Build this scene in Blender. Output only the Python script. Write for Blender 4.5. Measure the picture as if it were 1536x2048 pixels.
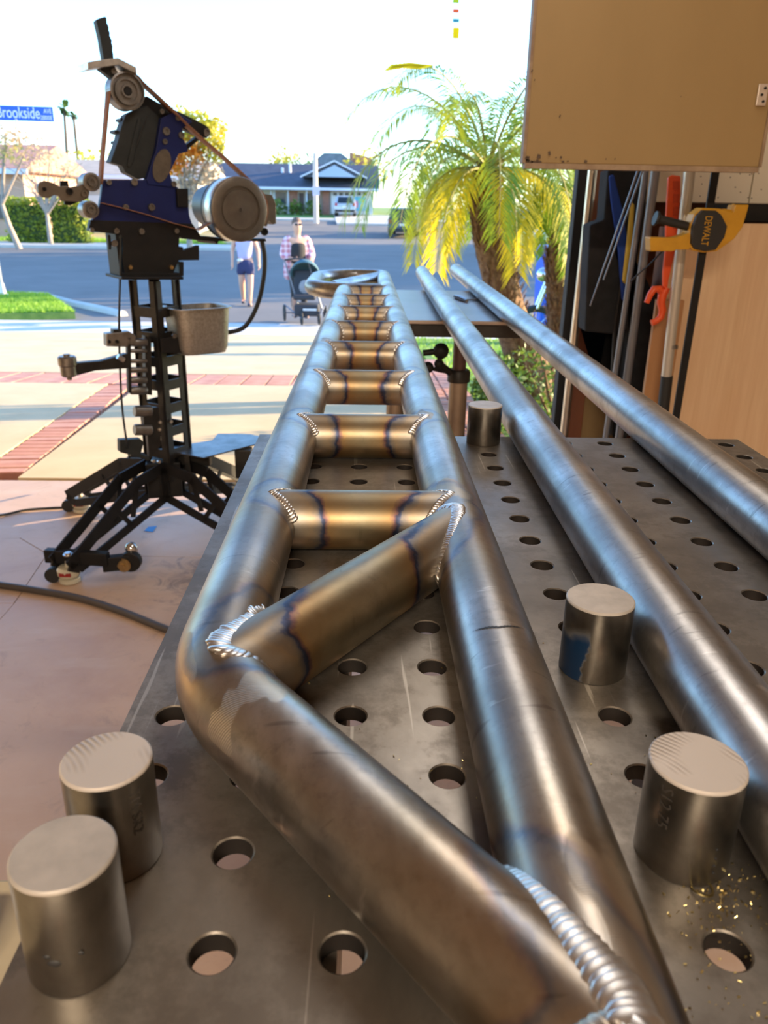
import bpy, bmesh, math, random
from math import sin, cos, pi, radians, sqrt, atan2, hypot
from mathutils import Vector, Matrix, Quaternion
V = Vector
for o in list(bpy.data.objects): bpy.data.objects.remove(o)
SC = bpy.context.scene
COL = SC.collection
random.seed(7)
# ---------------------------------------------------------------- camera
FPX, PITCH, YAW, ROLL = 1566.43, 0.37429, 0.024905, 0.017186
CAM = V((0.10937, -0.93376, 1.17276))          # garage floor z = 0, table top z = 0.9
fw = V((sin(YAW)*cos(PITCH), cos(YAW)*cos(PITCH), -sin(PITCH)))
rt0 = V((cos(YAW), -sin(YAW), 0)); up0 = rt0.cross(fw)
rt = rt0*cos(ROLL) + up0*sin(ROLL); up = -rt0*sin(ROLL) + up0*cos(ROLL)
cd = bpy.data.cameras.new('camera'); co = bpy.data.objects.new('camera', cd); COL.objects.link(co)
mm = Matrix((rt, up, -fw)).transposed().to_4x4(); mm.translation = CAM; co.matrix_world = mm
cd.sensor_fit = 'VERTICAL'; cd.sensor_height = 36; cd.sensor_width = 27; cd.lens = FPX/2048*36
cd.clip_start = .02; cd.clip_end = 600
cd.dof.use_dof = True; cd.dof.focus_distance = .62; cd.dof.aperture_fstop = 15
SC.camera = co
# ---------------------------------------------------------------- sky, sun, exposure
SUN_EL, SUN_AZ = radians(12), radians(15)       # azimuth measured from +x towards +y
sunv = V((cos(SUN_EL)*cos(SUN_AZ), cos(SUN_EL)*sin(SUN_AZ), sin(SUN_EL)))
W = bpy.data.worlds.new('world'); SC.world = W; W.use_nodes = True
nt = W.node_tree; nt.nodes.clear()
sk = nt.nodes.new('ShaderNodeTexSky'); sk.sky_type = 'NISHITA'; sk.sun_disc = False
sk.sun_elevation = SUN_EL; sk.sun_rotation = atan2(sunv.x, sunv.y); sk.air_density = 1.0; sk.dust_density = .6; sk.ozone_density = 3
bg = nt.nodes.new('ShaderNodeBackground'); bg.inputs[1].default_value = .60
wo = nt.nodes.new('ShaderNodeOutputWorld')
tn = nt.nodes.new('ShaderNodeMix'); tn.data_type = 'RGBA'; tn.blend_type = 'MULTIPLY'; tn.inputs[0].default_value = 1; tn.inputs[7].default_value = (.86, 1, 1.16, 1)
nt.links.new(sk.outputs[0], tn.inputs[6]); nt.links.new(tn.outputs[2], bg.inputs[0]); nt.links.new(bg.outputs[0], wo.inputs[0])
sl = bpy.data.lights.new('sun', 'SUN'); sl.energy = 13.0; sl.angle = radians(.6); sl.color = (1, .74, .42)
so = bpy.data.objects.new('sun', sl); COL.objects.link(so)
so.rotation_euler = (-sunv).to_track_quat('-Z', 'Y').to_euler()
SC.view_settings.view_transform = 'Standard'; SC.view_settings.look = 'None'
SC.view_settings.exposure = 0.55; SC.view_settings.gamma = 1; SC.view_settings.use_curve_mapping = False
# ---------------------------------------------------------------- helpers
def ray(px, py): return (rt*(px-768) - up*(py-1024) + fw*FPX).normalized()
def atY(px, py, y): d = ray(px, py); return CAM + d*((y-CAM.y)/d.y)
def atZ(px, py, z): d = ray(px, py); return CAM + d*((z-CAM.z)/d.z)
GP = [(-20, 0), (2.4, 0), (12.0, -.83), (55, -.88), (74, .05), (90, .35), (400, 2)]
def zg(y):
    for (a, za), (b, zb) in zip(GP, GP[1:]):
        if y <= b: return za + (zb-za)*(y-a)/(b-a)
    return GP[-1][1]
def gr(px, py, dz=0):
    d = ray(px, py); y0, y1 = -.5, 300
    f = lambda y: (CAM + d*((y-CAM.y)/d.y)).z - zg(y) - dz
    y = y0; st = .1
    while y < y1:
        if f(y+st) < 0:
            a, b = y, y+st
            for _ in range(30):
                m = (a+b)/2
                if f(m) < 0: b = m
                else: a = m
            return CAM + d*((a-CAM.y)/d.y)
        y += st; st = .1 + y*.01
    return CAM + d*((y1-CAM.y)/d.y)

class MB:
    def __init__(s): s.v = []; s.f = []
    def add(s, vs, fs):
        o = len(s.v); s.v += [V(p) for p in vs]; s.f += [tuple(i+o for i in f) for f in fs]; return s
    def box(s, c, d, R=None):
        c = V(c); hx, hy, hz = d[0]/2, d[1]/2, d[2]/2
        vs = [V((x, y, z)) for x in (-hx, hx) for y in (-hy, hy) for z in (-hz, hz)]
        if R: vs = [R @ p for p in vs]
        return s.add([p+c for p in vs], [(0,1,3,2),(4,6,7,5),(0,4,5,1),(2,3,7,6),(0,2,6,4),(1,5,7,3)])
    def bar(s, a, b, w, t, upv=(0,0,1)):
        a, b = V(a), V(b); z = (b-a); L = z.length; z.normalize(); x = V(upv).cross(z)
        if x.length < 1e-4: x = V((1,0,0)).cross(z)
        x.normalize(); y = z.cross(x)
        R = Matrix((x, y, z)).transposed()
        return s.box((a+b)/2, (w, t, L), R)
    def tube(s, pts, r, n=12, cap=True, closed=False):
        pts = [V(p) for p in pts]; N = len(pts); rs = r if isinstance(r, (list, tuple)) else [r]*N
        u = None; vs = []
        for i, p in enumerate(pts):
            t = (pts[(i+1) % N] - pts[i-1]) if closed else (pts[min(i+1, N-1)] - pts[max(i-1, 0)])
            t.normalize()
            if u is None: u = t.cross(V((0,0,1))) if abs(t.z) < .95 else t.cross(V((1,0,0)))
            u = (u - t*u.dot(t)).normalized(); w = t.cross(u)
            vs += [p + (u*cos(2*pi*k/n) + w*sin(2*pi*k/n))*rs[i] for k in range(n)]
        fs = [(i*n+k, i*n+(k+1) % n, (i+1)*n+(k+1) % n, (i+1)*n+k) for i in range(N-1) for k in range(n)]
        if closed: fs += [((N-1)*n+k, (N-1)*n+(k+1) % n, (k+1) % n, k) for k in range(n)]
        elif cap: fs += [tuple(reversed(range(n))), tuple(range((N-1)*n, N*n))]
        return s.add(vs, fs)
    def cyl(s, a, b, r, n=20, r2=None): return s.tube([a, b], [r, r if r2 is None else r2], n)
    def lathe(s, c, ax, prof, n=28):
        c, ax = V(c), V(ax).normalized(); u = ax.cross(V((0,0,1)))
        if u.length < .1: u = ax.cross(V((0,1,0)))
        u.normalize(); w = ax.cross(u); vs = []
        for (r, h) in prof: vs += [c + ax*h + (u*cos(2*pi*k/n) + w*sin(2*pi*k/n))*max(r, 1e-5) for k in range(n)]
        return s.add(vs, [(i*n+k, i*n+(k+1) % n, (i+1)*n+(k+1) % n, (i+1)*n+k) for i in range(len(prof)-1) for k in range(n)])
    def prism(s, pts, off):
        pts = [V(p) for p in pts]; off = V(off); n = len(pts)
        return s.add(pts + [p+off for p in pts], [tuple(range(n)), tuple(reversed(range(n, 2*n)))] + [(k, (k+1) % n, (k+1) % n + n, k+n) for k in range(n)])
    def ball(s, c, r, n=12, m=8, R=None):
        c = V(c); r = V(r) if not isinstance(r, (int, float)) else V((r, r, r)); vs = []
        for j in range(m+1):
            a = pi*j/m
            for k in range(n):
                p = V((sin(a)*cos(2*pi*k/n)*r.x, sin(a)*sin(2*pi*k/n)*r.y, cos(a)*r.z))
                vs.append(c + (R @ p if R else p))
        return s.add(vs, [(j*n+k, (j+1)*n+k, (j+1)*n+(k+1) % n, j*n+(k+1) % n) for j in range(m) for k in range(n)])
    def build(s, name, mat, parent=None, smooth=True, ang=40, bevel=0, attrs=None, keep=False):
        me = bpy.data.meshes.new(name); me.from_pydata([tuple(p) for p in s.v], [], s.f); me.validate(); me.update()
        if not keep:
            bm = bmesh.new(); bm.from_mesh(me); bmesh.ops.remove_doubles(bm, verts=bm.verts, dist=1e-6); bmesh.ops.recalc_face_normals(bm, faces=bm.faces); bm.to_mesh(me); bm.free()
        if smooth:
            me.shade_smooth(); me.set_sharp_from_angle(angle=radians(ang))
        if attrs:
            for k, fn in attrs.items():
                a = me.attributes.new(k, 'FLOAT', 'POINT'); a.data.foreach_set('value', [fn(v.co) for v in me.vertices])
        if mat: me.materials.append(mat)
        o = bpy.data.objects.new(name, me); COL.objects.link(o)
        if parent:
            o.parent = parent; loc = ploc(parent); o.matrix_parent_inverse = Matrix.Translation(-loc)
        if bevel:
            b = o.modifiers.new('bevel', 'BEVEL'); b.width = bevel; b.segments = 2; b.limit_method = 'ANGLE'; b.angle_limit = radians(40)
        return o
def ploc(p):
    return V(p.location) if (p.parent is None and p.type == 'EMPTY') else V((0,0,0))
def tag(o, label=None, cat=None, group=None, kind=None):
    if label: o['label'] = label
    if cat: o['category'] = cat
    if group: o['group'] = group
    if kind: o['kind'] = kind
    return o
def thing(name, label, cat, loc=(0,0,0), group=None):
    o = bpy.data.objects.new(name, None); COL.objects.link(o); o.location = loc; o.empty_display_size = .1
    return tag(o, label, cat, group)
def struct(o): o['kind'] = 'structure'; return o
def dup(root, delta=None, label=None):
    r = root.copy(); COL.objects.link(r)
    if delta: r.location = V(root.location) + V(delta)
    if label: r['label'] = label
    for ch in root.children:
        c = ch.copy(); COL.objects.link(c); c.parent = r
        for g in ch.children:
            d = g.copy(); COL.objects.link(d); d.parent = c
    return r
# ---------------------------------------------------------------- materials
def newmat(name):
    m = bpy.data.materials.new(name); m.use_nodes = True; t = m.node_tree
    return m, t, t.nodes['Principled BSDF']
def nd(t, ty, **k):
    n = t.nodes.new('ShaderNode'+ty)
    for a, b in k.items():
        if a.startswith('i_'): n.inputs[a[2:]].default_value = b
        else: setattr(n, a, b)
    return n
def ramp(t, src, stops, interp='LINEAR'):
    r = nd(t, 'ValToRGB'); e = r.color_ramp.elements; r.color_ramp.interpolation = interp
    while len(e) < len(stops): e.new(.5)
    for el, (p, c) in zip(e, stops): el.position = p; el.color = (c[0], c[1], c[2], 1) if isinstance(c, (tuple, list)) else (c, c, c, 1)
    t.links.new(src, r.inputs[0]); return r.outputs[0]
def mix(t, f, a, b, mode='MIX'):
    n = t.nodes.new('ShaderNodeMix'); n.data_type = 'RGBA'; n.blend_type = mode
    for s, x in ((n.inputs[0], f), (n.inputs[6], a), (n.inputs[7], b)):
        if isinstance(x, (int, float)): s.default_value = x
        elif isinstance(x, (tuple, list)): s.default_value = (x[0], x[1], x[2], 1)
        else: t.links.new(x, s)
    return n.outputs[2]
def mth(t, op, a, b=0, c=0):
    n = nd(t, 'Math', operation=op)
    for s, x in zip(n.inputs, (a, b, c)):
        if isinstance(x, (int, float)): s.default_value = x
        else: t.links.new(x, s)
    return n.outputs[0]
def coords(t, scale=(1,1,1), kind='Object'):
    tc = nd(t, 'TexCoord'); mp = nd(t, 'Mapping'); mp.inputs['Scale'].default_value = scale
    t.links.new(tc.outputs[kind], mp.inputs[0]); return mp.outputs[0]
def noise(t, vec, sc, det=4, rough=.6, dist=0):
    n = nd(t, 'TexNoise'); n.inputs['Scale'].default_value = sc; n.inputs['Detail'].default_value = det; n.inputs['Roughness'].default_value = rough; n.inputs['Distortion'].default_value = dist
    t.links.new(vec, n.inputs['Vector']); return n.outputs['Fac']
def bump(t, bs, h, st=.2, d=.002):
    b = nd(t, 'Bump'); b.inputs['Strength'].default_value = st; b.inputs['Distance'].default_value = d
    t.links.new(h, b.inputs['Height']); t.links.new(b.outputs[0], bs.inputs['Normal'])
def mk(name, col, rough=.6, metal=0, col2=None, sc=6, st=(1,1,1), bmp=0, bd=.002, rv=0, lo=.35, hi=.65, spec=None, emit=None, es=0, coat=0):
    m, t, b = newmat(name); b.inputs['Roughness'].default_value = rough; b.inputs['Metallic'].default_value = metal
    if spec is not None: b.inputs['Specular IOR Level'].default_value = spec
    if coat: b.inputs['Coat Weight'].default_value = coat
    b.inputs['Base Color'].default_value = (*col, 1)
    if emit: b.inputs['Emission Color'].default_value = (*emit, 1); b.inputs['Emission Strength'].default_value = es
    if col2 or bmp or rv:
        n = noise(t, coords(t, st), sc, 6)
        if col2: t.links.new(ramp(t, n, [(lo, col), (hi, col2)]), b.inputs['Base Color'])
        if rv:
            t.links.new(mth(t, 'MULTIPLY_ADD', n, rv*2, rough-rv), b.inputs['Roughness'])
        if bmp: bump(t, b, n, bmp, bd)
    return m
def leafmat(name, col, col2, tr=.5, sc=3):
    m, t, b = newmat(name); n = noise(t, coords(t), sc, 3); c = ramp(t, n, [(.35, col), (.65, col2)])
    t.links.new(c, b.inputs['Base Color']); b.inputs['Roughness'].default_value = .5
    tl = nd(t, 'BsdfTranslucent'); t.links.new(c, tl.inputs[0]); ms = nd(t, 'MixShader'); ms.inputs[0].default_value = tr
    t.links.new(b.outputs[0], ms.inputs[1]); t.links.new(tl.outputs[0], ms.inputs[2]); t.links.new(ms.outputs[0], t.nodes['Material Output'].inputs[0])
    return m

def steel(name, base, base2, rough=.3, stretch=(1,.08,1), heat=True, grind=False, sc=60, heatcol=1.0, blot=None):
    """bare steel: streaks, blotches, optional heat tint rings and ground patches"""
    m, t, b = newmat(name); b.inputs['Metallic'].default_value = 1
    v = coords(t, stretch); v1 = coords(t)
    n1 = noise(t, v, sc, 6, .65); n2 = noise(t, v1, 9, 5, .6, .4); n3 = noise(t, v1, 140, 4, .7)
    c = mix(t, ramp(t, n1, [(.3, 0), (.7, 1)]), base, base2)
    c = mix(t, ramp(t, n2, [(.42, 0), (.62, .7)]), c, tuple(x*.58 for x in base))
    r = mth(t, 'MULTIPLY_ADD', n1, .18, rough-.09); r = mth(t, 'MULTIPLY_ADD', n2, .22, mth(t, 'SUBTRACT', r, .11))
    h = mth(t, 'ADD', mth(t, 'MULTIPLY', n1, .5), mth(t, 'MULTIPLY', n3, .5))
    c = mix(t, ramp(t, n3, [(.5, 0), (.72, .45)]), c, tuple(x*.55 for x in base))
    n5 = noise(t, coords(t, tuple(1 if q < 1 else .22 for q in stretch)), 130, 3, .5, .3); c = mix(t, ramp(t, n5, [(.66, 0), (.72, .5)]), c, tuple(x*.35 for x in base)); c = mix(t, ramp(t, n5, [(.26, .45), (.33, 0)]), c, tuple(min(1, x*1.45) for x in base2))
    if blot: c = mix(t, ramp(t, noise(t, v1, 5, 5, .6), [(.45, 0), (.6, 1)]), c, blot)
    if grind:
        a = nd(t, 'Attribute', attribute_name='grind'); g = mth(t, 'ADD', a.outputs['Fac'], mth(t, 'MULTIPLY_ADD', noise(t, coords(t, (1, .35, 1)), 34, 2, .5), 1.3, -.65))
        g = ramp(t, g, [(.52, 0), (.55, 1)])
        wv = nd(t, 'TexWave'); wv.inputs['Scale'].default_value = 260; wv.inputs['Distortion'].default_value = 1.5; wv.bands_direction = 'Y'
        t.links.new(v1, wv.inputs['Vector'])
        c = mix(t, mth(t, 'MULTIPLY', g, .8), c, (.62, .57, .50))
        r = mth(t, 'MULTIPLY_ADD', g, .10, r)
        h = mth(t, 'ADD', h, mth(t, 'MULTIPLY', g, mth(t, 'MULTIPLY', wv.outputs['Fac'], .8)))
    if heat:
        a = nd(t, 'Attribute', attribute_name='weldtint')
        hd = mth(t, 'MULTIPLY', mth(t, 'ADD', a.outputs['Fac'], mth(t, 'MULTIPLY_ADD', noise(t, v1, 34, 4), .024, -.012)), 10)
        tint = ramp(t, hd, [(0, (.30,.28,.25)), (.06, (.34,.30,.25)), (.15, (.32,.25,.17)), (.215, (.16,.15,.15)), (.235, (.045,.06,.12)), (.255, (.03,.035,.07)), (.275, (.15,.08,.08)), (.31, (.30,.19,.085)), (.5, (.32,.26,.15)), (.85, (.31,.28,.21))])
        amt = ramp(t, hd, [(0, heatcol), (.28, heatcol), (.5, heatcol*.6), (.9, 0)])
        c = mix(t, amt, c, tint)
    t.links.new(c, b.inputs['Base Color']); t.links.new(r, b.inputs['Roughness']); bump(t, b, h, .22, .0006)
    return m
RAIL = steel('rail_steel', (.42,.40,.38), (.60,.58,.55), .36, heatcol=.6, grind=True)
RUNG = steel('rung_steel', (.27,.245,.19), (.38,.34,.26), .46, (.08,1,1), heatcol=.95)
TUBE = steel('tube_steel', (.40,.39,.38), (.62,.61,.60), .36, heat=False)
def table_mat():
    m, t, b = newmat('table_steel'); b.inputs['Metallic'].default_value = .78; v = coords(t)
    n1 = noise(t, v, 4.5, 8, .65, .5); n2 = noise(t, coords(t, (1, .15, 1)), 90, 4); n3 = noise(t, coords(t, (.1, 1, 1)), 120, 4); n4 = noise(t, v, 25, 6, .7)
    c = ramp(t, n1, [(.32, (.145,.13,.112)), (.5, (.235,.212,.185)), (.68, (.37,.335,.29))])
    c = mix(t, ramp(t, n4, [(.48, 0), (.60, .6)]), c, (.14,.12,.10))
    sc = noise(t, coords(t, (1, .04, 1)), 160, 2, .4, .2); c = mix(t, ramp(t, sc, [(.70, 0), (.73, .55)]), c, (.62,.58,.52))
    t.links.new(c, b.inputs['Base Color'])
    r = mth(t, 'MULTIPLY_ADD', n4, .30, .20); r = mth(t, 'MULTIPLY_ADD', n2, .10, r); t.links.new(r, b.inputs['Roughness'])
    bump(t, b, mth(t, 'ADD', n2, n3), .08, .0005); return m
TABLE = table_mat()
WELD = mk('weld_metal', (.66,.66,.67), .36, 1, (.60,.58,.55), 200, rv=.08)
WELDB = mk('weld_brown', (.34,.27,.20), .38, 1, (.60,.52,.42), 90, rv=.08)
def puck_mat(paint=False):
    m, t, b = newmat('puck_side' + ('_blue' if paint else '')); v = coords(t)
    n = noise(t, v, 40, 6, .6, .3); n2 = noise(t, coords(t, (.6, .6, .06)), 90, 4)
    c = mix(t, ramp(t, n, [(.4, 0), (.65, 1)]), (.26,.25,.235), (.40,.385,.36)); c = mix(t, ramp(t, n2, [(.35, 0), (.6, .5)]), c, (.19,.18,.165))
    b.inputs['Metallic'].default_value = 1
    if paint:
        s = nd(t, 'SeparateXYZ'); tc = nd(t, 'TexCoord'); t.links.new(tc.outputs['Object'], s.inputs[0])
        k = mth(t, 'MULTIPLY_ADD', n, .018, s.outputs[0]); k = ramp(t, mth(t, 'MULTIPLY_ADD', k, -20, .5), [(.53, 0), (.56, 1)])
        zz = ramp(t, mth(t, 'MULTIPLY_ADD', n, .02, s.outputs[2]), [(.038, 1), (.044, 0)])
        k = mth(t, 'MULTIPLY', k, zz)
        c = mix(t, k, c, (.005,.022,.06)); t.links.new(mth(t, 'SUBTRACT', 1, k), b.inputs['Metallic'])
    t.links.new(c, b.inputs['Base Color']); b.inputs['Roughness'].default_value = .33; bump(t, b, n2, .1, .0005); return m
PUCK = puck_mat(); PUCKB = puck_mat(True)
def saw_mat(name, k):
    m, t, b = newmat(name); b.inputs['Metallic'].default_value = .35; tc = nd(t, 'TexCoord'); mp = nd(t, 'Mapping'); mp.inputs['Location'].default_value = k
    t.links.new(tc.outputs['Object'], mp.inputs[0]); w = nd(t, 'TexWave', wave_type='RINGS', rings_direction='Z'); w.inputs['Scale'].default_value = 120; w.inputs['Distortion'].default_value = 2.5; w.inputs['Detail'].default_value = 3; w.inputs['Detail Scale'].default_value = .5
    t.links.new(mp.outputs[0], w.inputs['Vector']); n = noise(t, mp.outputs[0], 60, 3)
    f = mth(t, 'MULTIPLY', w.outputs['Fac'], ramp(t, noise(t, mp.outputs[0], 26, 2), [(.42, 0), (.6, 1)]))
    t.links.new(mix(t, f, (.58,.53,.49), (.34,.29,.25)), b.inputs['Base Color']); t.links.new(mth(t, 'MULTIPLY_ADD', n, .2, .42), b.inputs['Roughness']); bump(t, b, f, .35, .0008); return m
SAW = saw_mat('sawn_face', (.05, .03, 0)); SAWP = mk('plain_face', (.54,.50,.46), .5, .35, (.42,.39,.36), 50, rv=.1)
BLACK = mk('black_powder_coat', (.008,.008,.009), .55, 0, (.013,.012,.012), 30, spec=.3)
BLACKM = mk('black_steel', (.022,.021,.021), .45, .5, (.04,.038,.036), 20)
NAVY = mk('navy_paint', (.006,.012,.085), .45, 0, (.008,.018,.12), 8, spec=.35)
GREYDK = mk('dark_grey_cast', (.020,.024,.025), .55, .1, (.034,.038,.038), 14, spec=.35)
GREYMT = mk('grey_machined', (.20,.185,.17), .4, .9, (.30,.28,.26), 30)
LIGHTMT = mk('pale_machined', (.50,.48,.45), .35, 1, (.72,.68,.62), 40)
WHEEL = mk('wheel_face', (.17,.145,.12), .45, .8, (.22,.19,.155), 25)
BELT = mk('abrasive_belt', (.30,.14,.08), .85, 0, (.42,.22,.14), 60)
RUBBER = mk('rubber', (.02,.02,.02), .6)
BRASS = mk('brass_bolt', (.55,.40,.20), .35, 1, (.4,.3,.16), 40)
CASTER = mk('caster_ivory', (.62,.58,.46), .45, 0, (.5,.46,.36), 20)
REDLAB = mk('caster_red_label', (.30,.02,.02), .5)
PAN = mk('galvanised_pan', (.36,.33,.28), .48, .8, (.50,.47,.42), 120, rv=.1)
# concrete
def conc(name, a, b2, rough=.8, sc=2.2, sp=.45):
    m, t, b = newmat(name); v = coords(t); n = noise(t, v, sc, 8, .62, .3); n2 = noise(t, v, 70, 4, .7)
    c = ramp(t, n, [(.3, a), (.7, b2)]); c = mix(t, ramp(t, n2, [(.62, 0), (.75, sp)]), c, tuple(x*.55 for x in a))
    t.links.new(c, b.inputs['Base Color']); b.inputs['Roughness'].default_value = rough; bump(t, b, n2, .15, .002); return m
def floor_mat():
    m, t, b = newmat('garage_concrete'); v = coords(t)
    n = noise(t, v, 1.8, 9, .62, .5); n2 = noise(t, v, 12, 6, .7, .8); n3 = noise(t, coords(t, (.25, 1, 1)), 9, 5)
    c = ramp(t, n, [(.3, (.44,.28,.19)), (.5, (.54,.37,.26)), (.7, (.60,.43,.32))])
    c = mix(t, ramp(t, n2, [(.56, 0), (.70, .5)]), c, (.34,.25,.20)); c = mix(t, ramp(t, n3, [(.55, 0), (.75, .35)]), c, (.68,.56,.47))
    # a dark patch with a noisy edge beside the grinder stand
    g = nd(t, 'TexCoord'); d = nd(t, 'VectorMath', operation='DISTANCE'); d.inputs[1].default_value = (-.36, 1.45, 0); t.links.new(g.outputs['Object'], d.inputs[0])
    s = mth(t, 'ADD', d.outputs['Value'], mth(t, 'MULTIPLY_ADD', n2, .9, -.45)); c = mix(t, ramp(t, s, [(.0, .85), (.22, 0)]), c, (.13,.10,.09))
    t.links.new(c, b.inputs['Base Color']); t.links.new(mth(t, 'MULTIPLY_ADD', n2, .25, .36), b.inputs['Roughness']); bump(t, b, n2, .06, .002); return m
FLOOR = floor_mat()
DRIVE = conc('driveway_concrete', (.50,.37,.20), (.60,.46,.27)); SIDE = conc('sidewalk_concrete', (.50,.47,.42), (.60,.56,.50))
ASPH = conc('asphalt', (.12,.115,.11), (.17,.16,.15), .9, .5, .3); MORTAR = conc('mortar', (.30,.25,.20), (.36,.30,.24))
BRICK = mk('brick_red', (.42,.17,.11), .85, 0, (.52,.26,.18), 7, bmp=.3); BRICK2 = mk('brick_pink', (.50,.27,.20), .85, 0, (.38,.15,.11), 6, bmp=.3)
GRASSG = mk('lawn_soil', (.10,.20,.035), .95, 0, (.20,.30,.06), 5); DIRT = mk('dry_lawn', (.34,.26,.16), .95, 0, (.20,.24,.07), 1.2)
GRASS = leafmat('grass_blades', (.16,.36,.03), (.32,.50,.05), .4)
PLASTER = mk('garage_plaster', (.36,.30,.23), .8, 0, (.42,.35,.27), 2); CEILM = mk('ceiling_board', (.40,.33,.26), .8, 0, (.32,.26,.20), 3)
TAN = mk('tan_cabinet_paint', (.33,.215,.085), .55, 0, (.37,.245,.10), 3, (1,1,.3), bmp=.05)
TANE = mk('worn_cabinet_edge', (.38,.27,.17), .6, 0, (.26,.17,.10), 30)
CREAM = mk('cream_boards', (.95,.87,.70), .65, 0, (.90,.80,.62), 4, (1,1,.2))
def veneer():
    m, t, b = newmat('wood_veneer'); n = noise(t, coords(t, (1,1,.06)), 34, 6, .6, .6); n2 = noise(t, coords(t), 2, 4)
    c = ramp(t, n, [(.3, (.74,.50,.29)), (.7, (.88,.66,.43))]); c = mix(t, ramp(t, n2, [(.4, 0), (.7, .5)]), c, (.78,.50,.30))
    t.links.new(c, b.inputs['Base Color']); b.inputs['Roughness'].default_value = .42; return m
VENEER = veneer(); BROWN = mk('brown_trim_wood', (.20,.065,.03), .5, 0, (.28,.10,.045), 10, (1,1,.1)); OCHRE = mk('ochre_board', (.36,.23,.10), .7, 0, (.44,.29,.13), 8, (1,1,.15))
ALU = mk('aluminium_pole', (.70,.63,.52), .32, 1, (.80,.74,.64), 30); GREYP = mk('grey_pole', (.26,.27,.30), .35, .5); WHITEP = mk('white_pole', (.60,.56,.50), .35, .5)
BAG = mk('black_fabric', (.012,.012,.013), .95, 0, (.02,.02,.022), 20, bmp=.2); BLUEF = mk('blue_fabric', (.01,.05,.30), .8); YELLOW = mk('yellow_strap', (.65,.45,.06), .6)
ORANGE = mk('orange_plastic', (.85,.10,.02), .4); CLAMPY = mk('clamp_yellow', (.72,.38,.02), .45, 0, (.62,.31,.015), 15); CLAMPK = mk('clamp_black', (.02,.02,.02), .55)
WHITE = mk('white_paint', (.80,.80,.78), .5); SIGNB = mk('street_sign_blue', (.01,.10,.62), .4); SIGNW = mk('sign_white', (.85,.87,.9), .4)
# ================================================================ large structure
def sheet(name, poly, mat, dz=0, th=.05, parent=None, div=True):
    """ground sheet following the ground profile; poly = world xy points (convex)"""
    ys = sorted(set([p[1] for p in poly] + [g[0] for g in GP if min(p[1] for p in poly) < g[0] < max(p[1] for p in poly)]))
    bm = bmesh.new(); vs = [bm.verts.new((p[0], p[1], 0)) for p in poly]; bm.faces.new(vs)
    for y in ys[1:-1]: bmesh.ops.bisect_plane(bm, geom=bm.verts[:]+bm.edges[:]+bm.faces[:], plane_co=(0, y, 0), plane_no=(0, 1, 0))
    top = list(bm.faces)
    for v in bm.verts: v.co.z = zg(v.co.y) + dz
    r = bmesh.ops.extrude_face_region(bm, geom=top)
    for e in r['geom']:
        if isinstance(e, bmesh.types.BMVert): e.co.z -= th
    bmesh.ops.recalc_face_normals(bm, faces=bm.faces)
    me = bpy.data.meshes.new(name); bm.to_mesh(me); bm.free(); me.materials.append(mat)
    o = bpy.data.objects.new(name, me); COL.objects.link(o)
    if parent: o.parent = parent
    return o
# garage slab with saw-cut joints: base plus slabs
fl = struct(MB().box((-.85, -1.3, -.08), (5.7, 7.4, .14)).build('floor', MORTAR, smooth=False))
def slab(pts, par=fl, mat=FLOOR, name='slab', th=.012):
    c = V((sum(p[0] for p in pts)/len(pts), sum(p[1] for p in pts)/len(pts)))
    q = []
    for p in pts:
        d = c - V(p[:2]); d.normalize(); q.append((p[0]+d.x*.0022, p[1]+d.y*.0022, -.0))
    o = MB().prism([(a, b, -.0105) for a, b, _ in q], (0, 0, .0105)).build(name, mat, par, smooth=False); return o
a = atZ(29, 1206, 0); b_ = atZ(95, 1108, 0); c_ = atZ(40, 1076, 0); d_ = atZ(125, 1076, 0)
XL, XR, Y0, Y1 = -3.7, 2.0, -5, 2.4
jx = a.x + (c_.x-a.x)*.3
slab([(XL, Y0), (a.x, Y0), (a.x, a.y), (XL, a.y)])
slab([(a.x, Y0), (XR, Y0), (XR, a.y+.25), (b_.x, b_.y), (a.x, a.y)])
slab([(XL, a.y), (a.x, a.y), (b_.x, b_.y), (c_.x, c_.y), (XL, c_.y-.3)])
slab([(b_.x, b_.y), (XR, a.y+.25), (XR, Y1), (d_.x+.2, Y1), (d_.x, d_.y), (c_.x, c_.y)])
slab([(XL, c_.y-.3), (c_.x, c_.y), (d_.x, d_.y), (d_.x+.2, Y1), (XL, Y1)])
# walls, ceiling, opening
struct(MB().box((2.06, -1.3, 1.25), (.12, 7.4, 2.5)).build('wall_right', PLASTER, smooth=False))
struct(MB().box((-3.76, -1.3, 1.25), (.12, 7.4, 2.5)).build('wall_left', PLASTER, smooth=False))
struct(MB().box((-.85, -5.06, 1.25), (5.94, .12, 2.5)).build('wall_back', PLASTER, smooth=False))
struct(MB().box((-.85, -1.3, 2.56), (5.94, 7.64, .12)).build('ceiling', CEILM, smooth=False))
struct(MB().box((-.85, 2.46, 2.38), (5.94, .12, .40)).box((-3.6, 2.46, 1.09), (.36, .12, 2.18)).build('wall_front', PLASTER, smooth=False))
struct(MB().box((-.95, 3.14, 2.60), (6.1, 1.24, .08)).build('trim_4', WHITE, smooth=False))
yj = 2.30
pj = atY(1128, 600, yj); xj = pj.x
struct(MB().box((xj+.018, yj, 1.09), (.036, .06, 2.18)).build('trim_1', mk('black_weatherstrip', (.012,.011,.011), .7), smooth=False, bevel=.003))
struct(MB().box((xj+.081, yj+.02, 1.09), (.088, .08, 2.18)).build('trim_2', BROWN, smooth=False, bevel=.003))
struct(MB().box((xj+.23, yj+.05, 1.09), (.20, .03, 2.18)).build('trim_3', OCHRE, smooth=False, bevel=.003))
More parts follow.
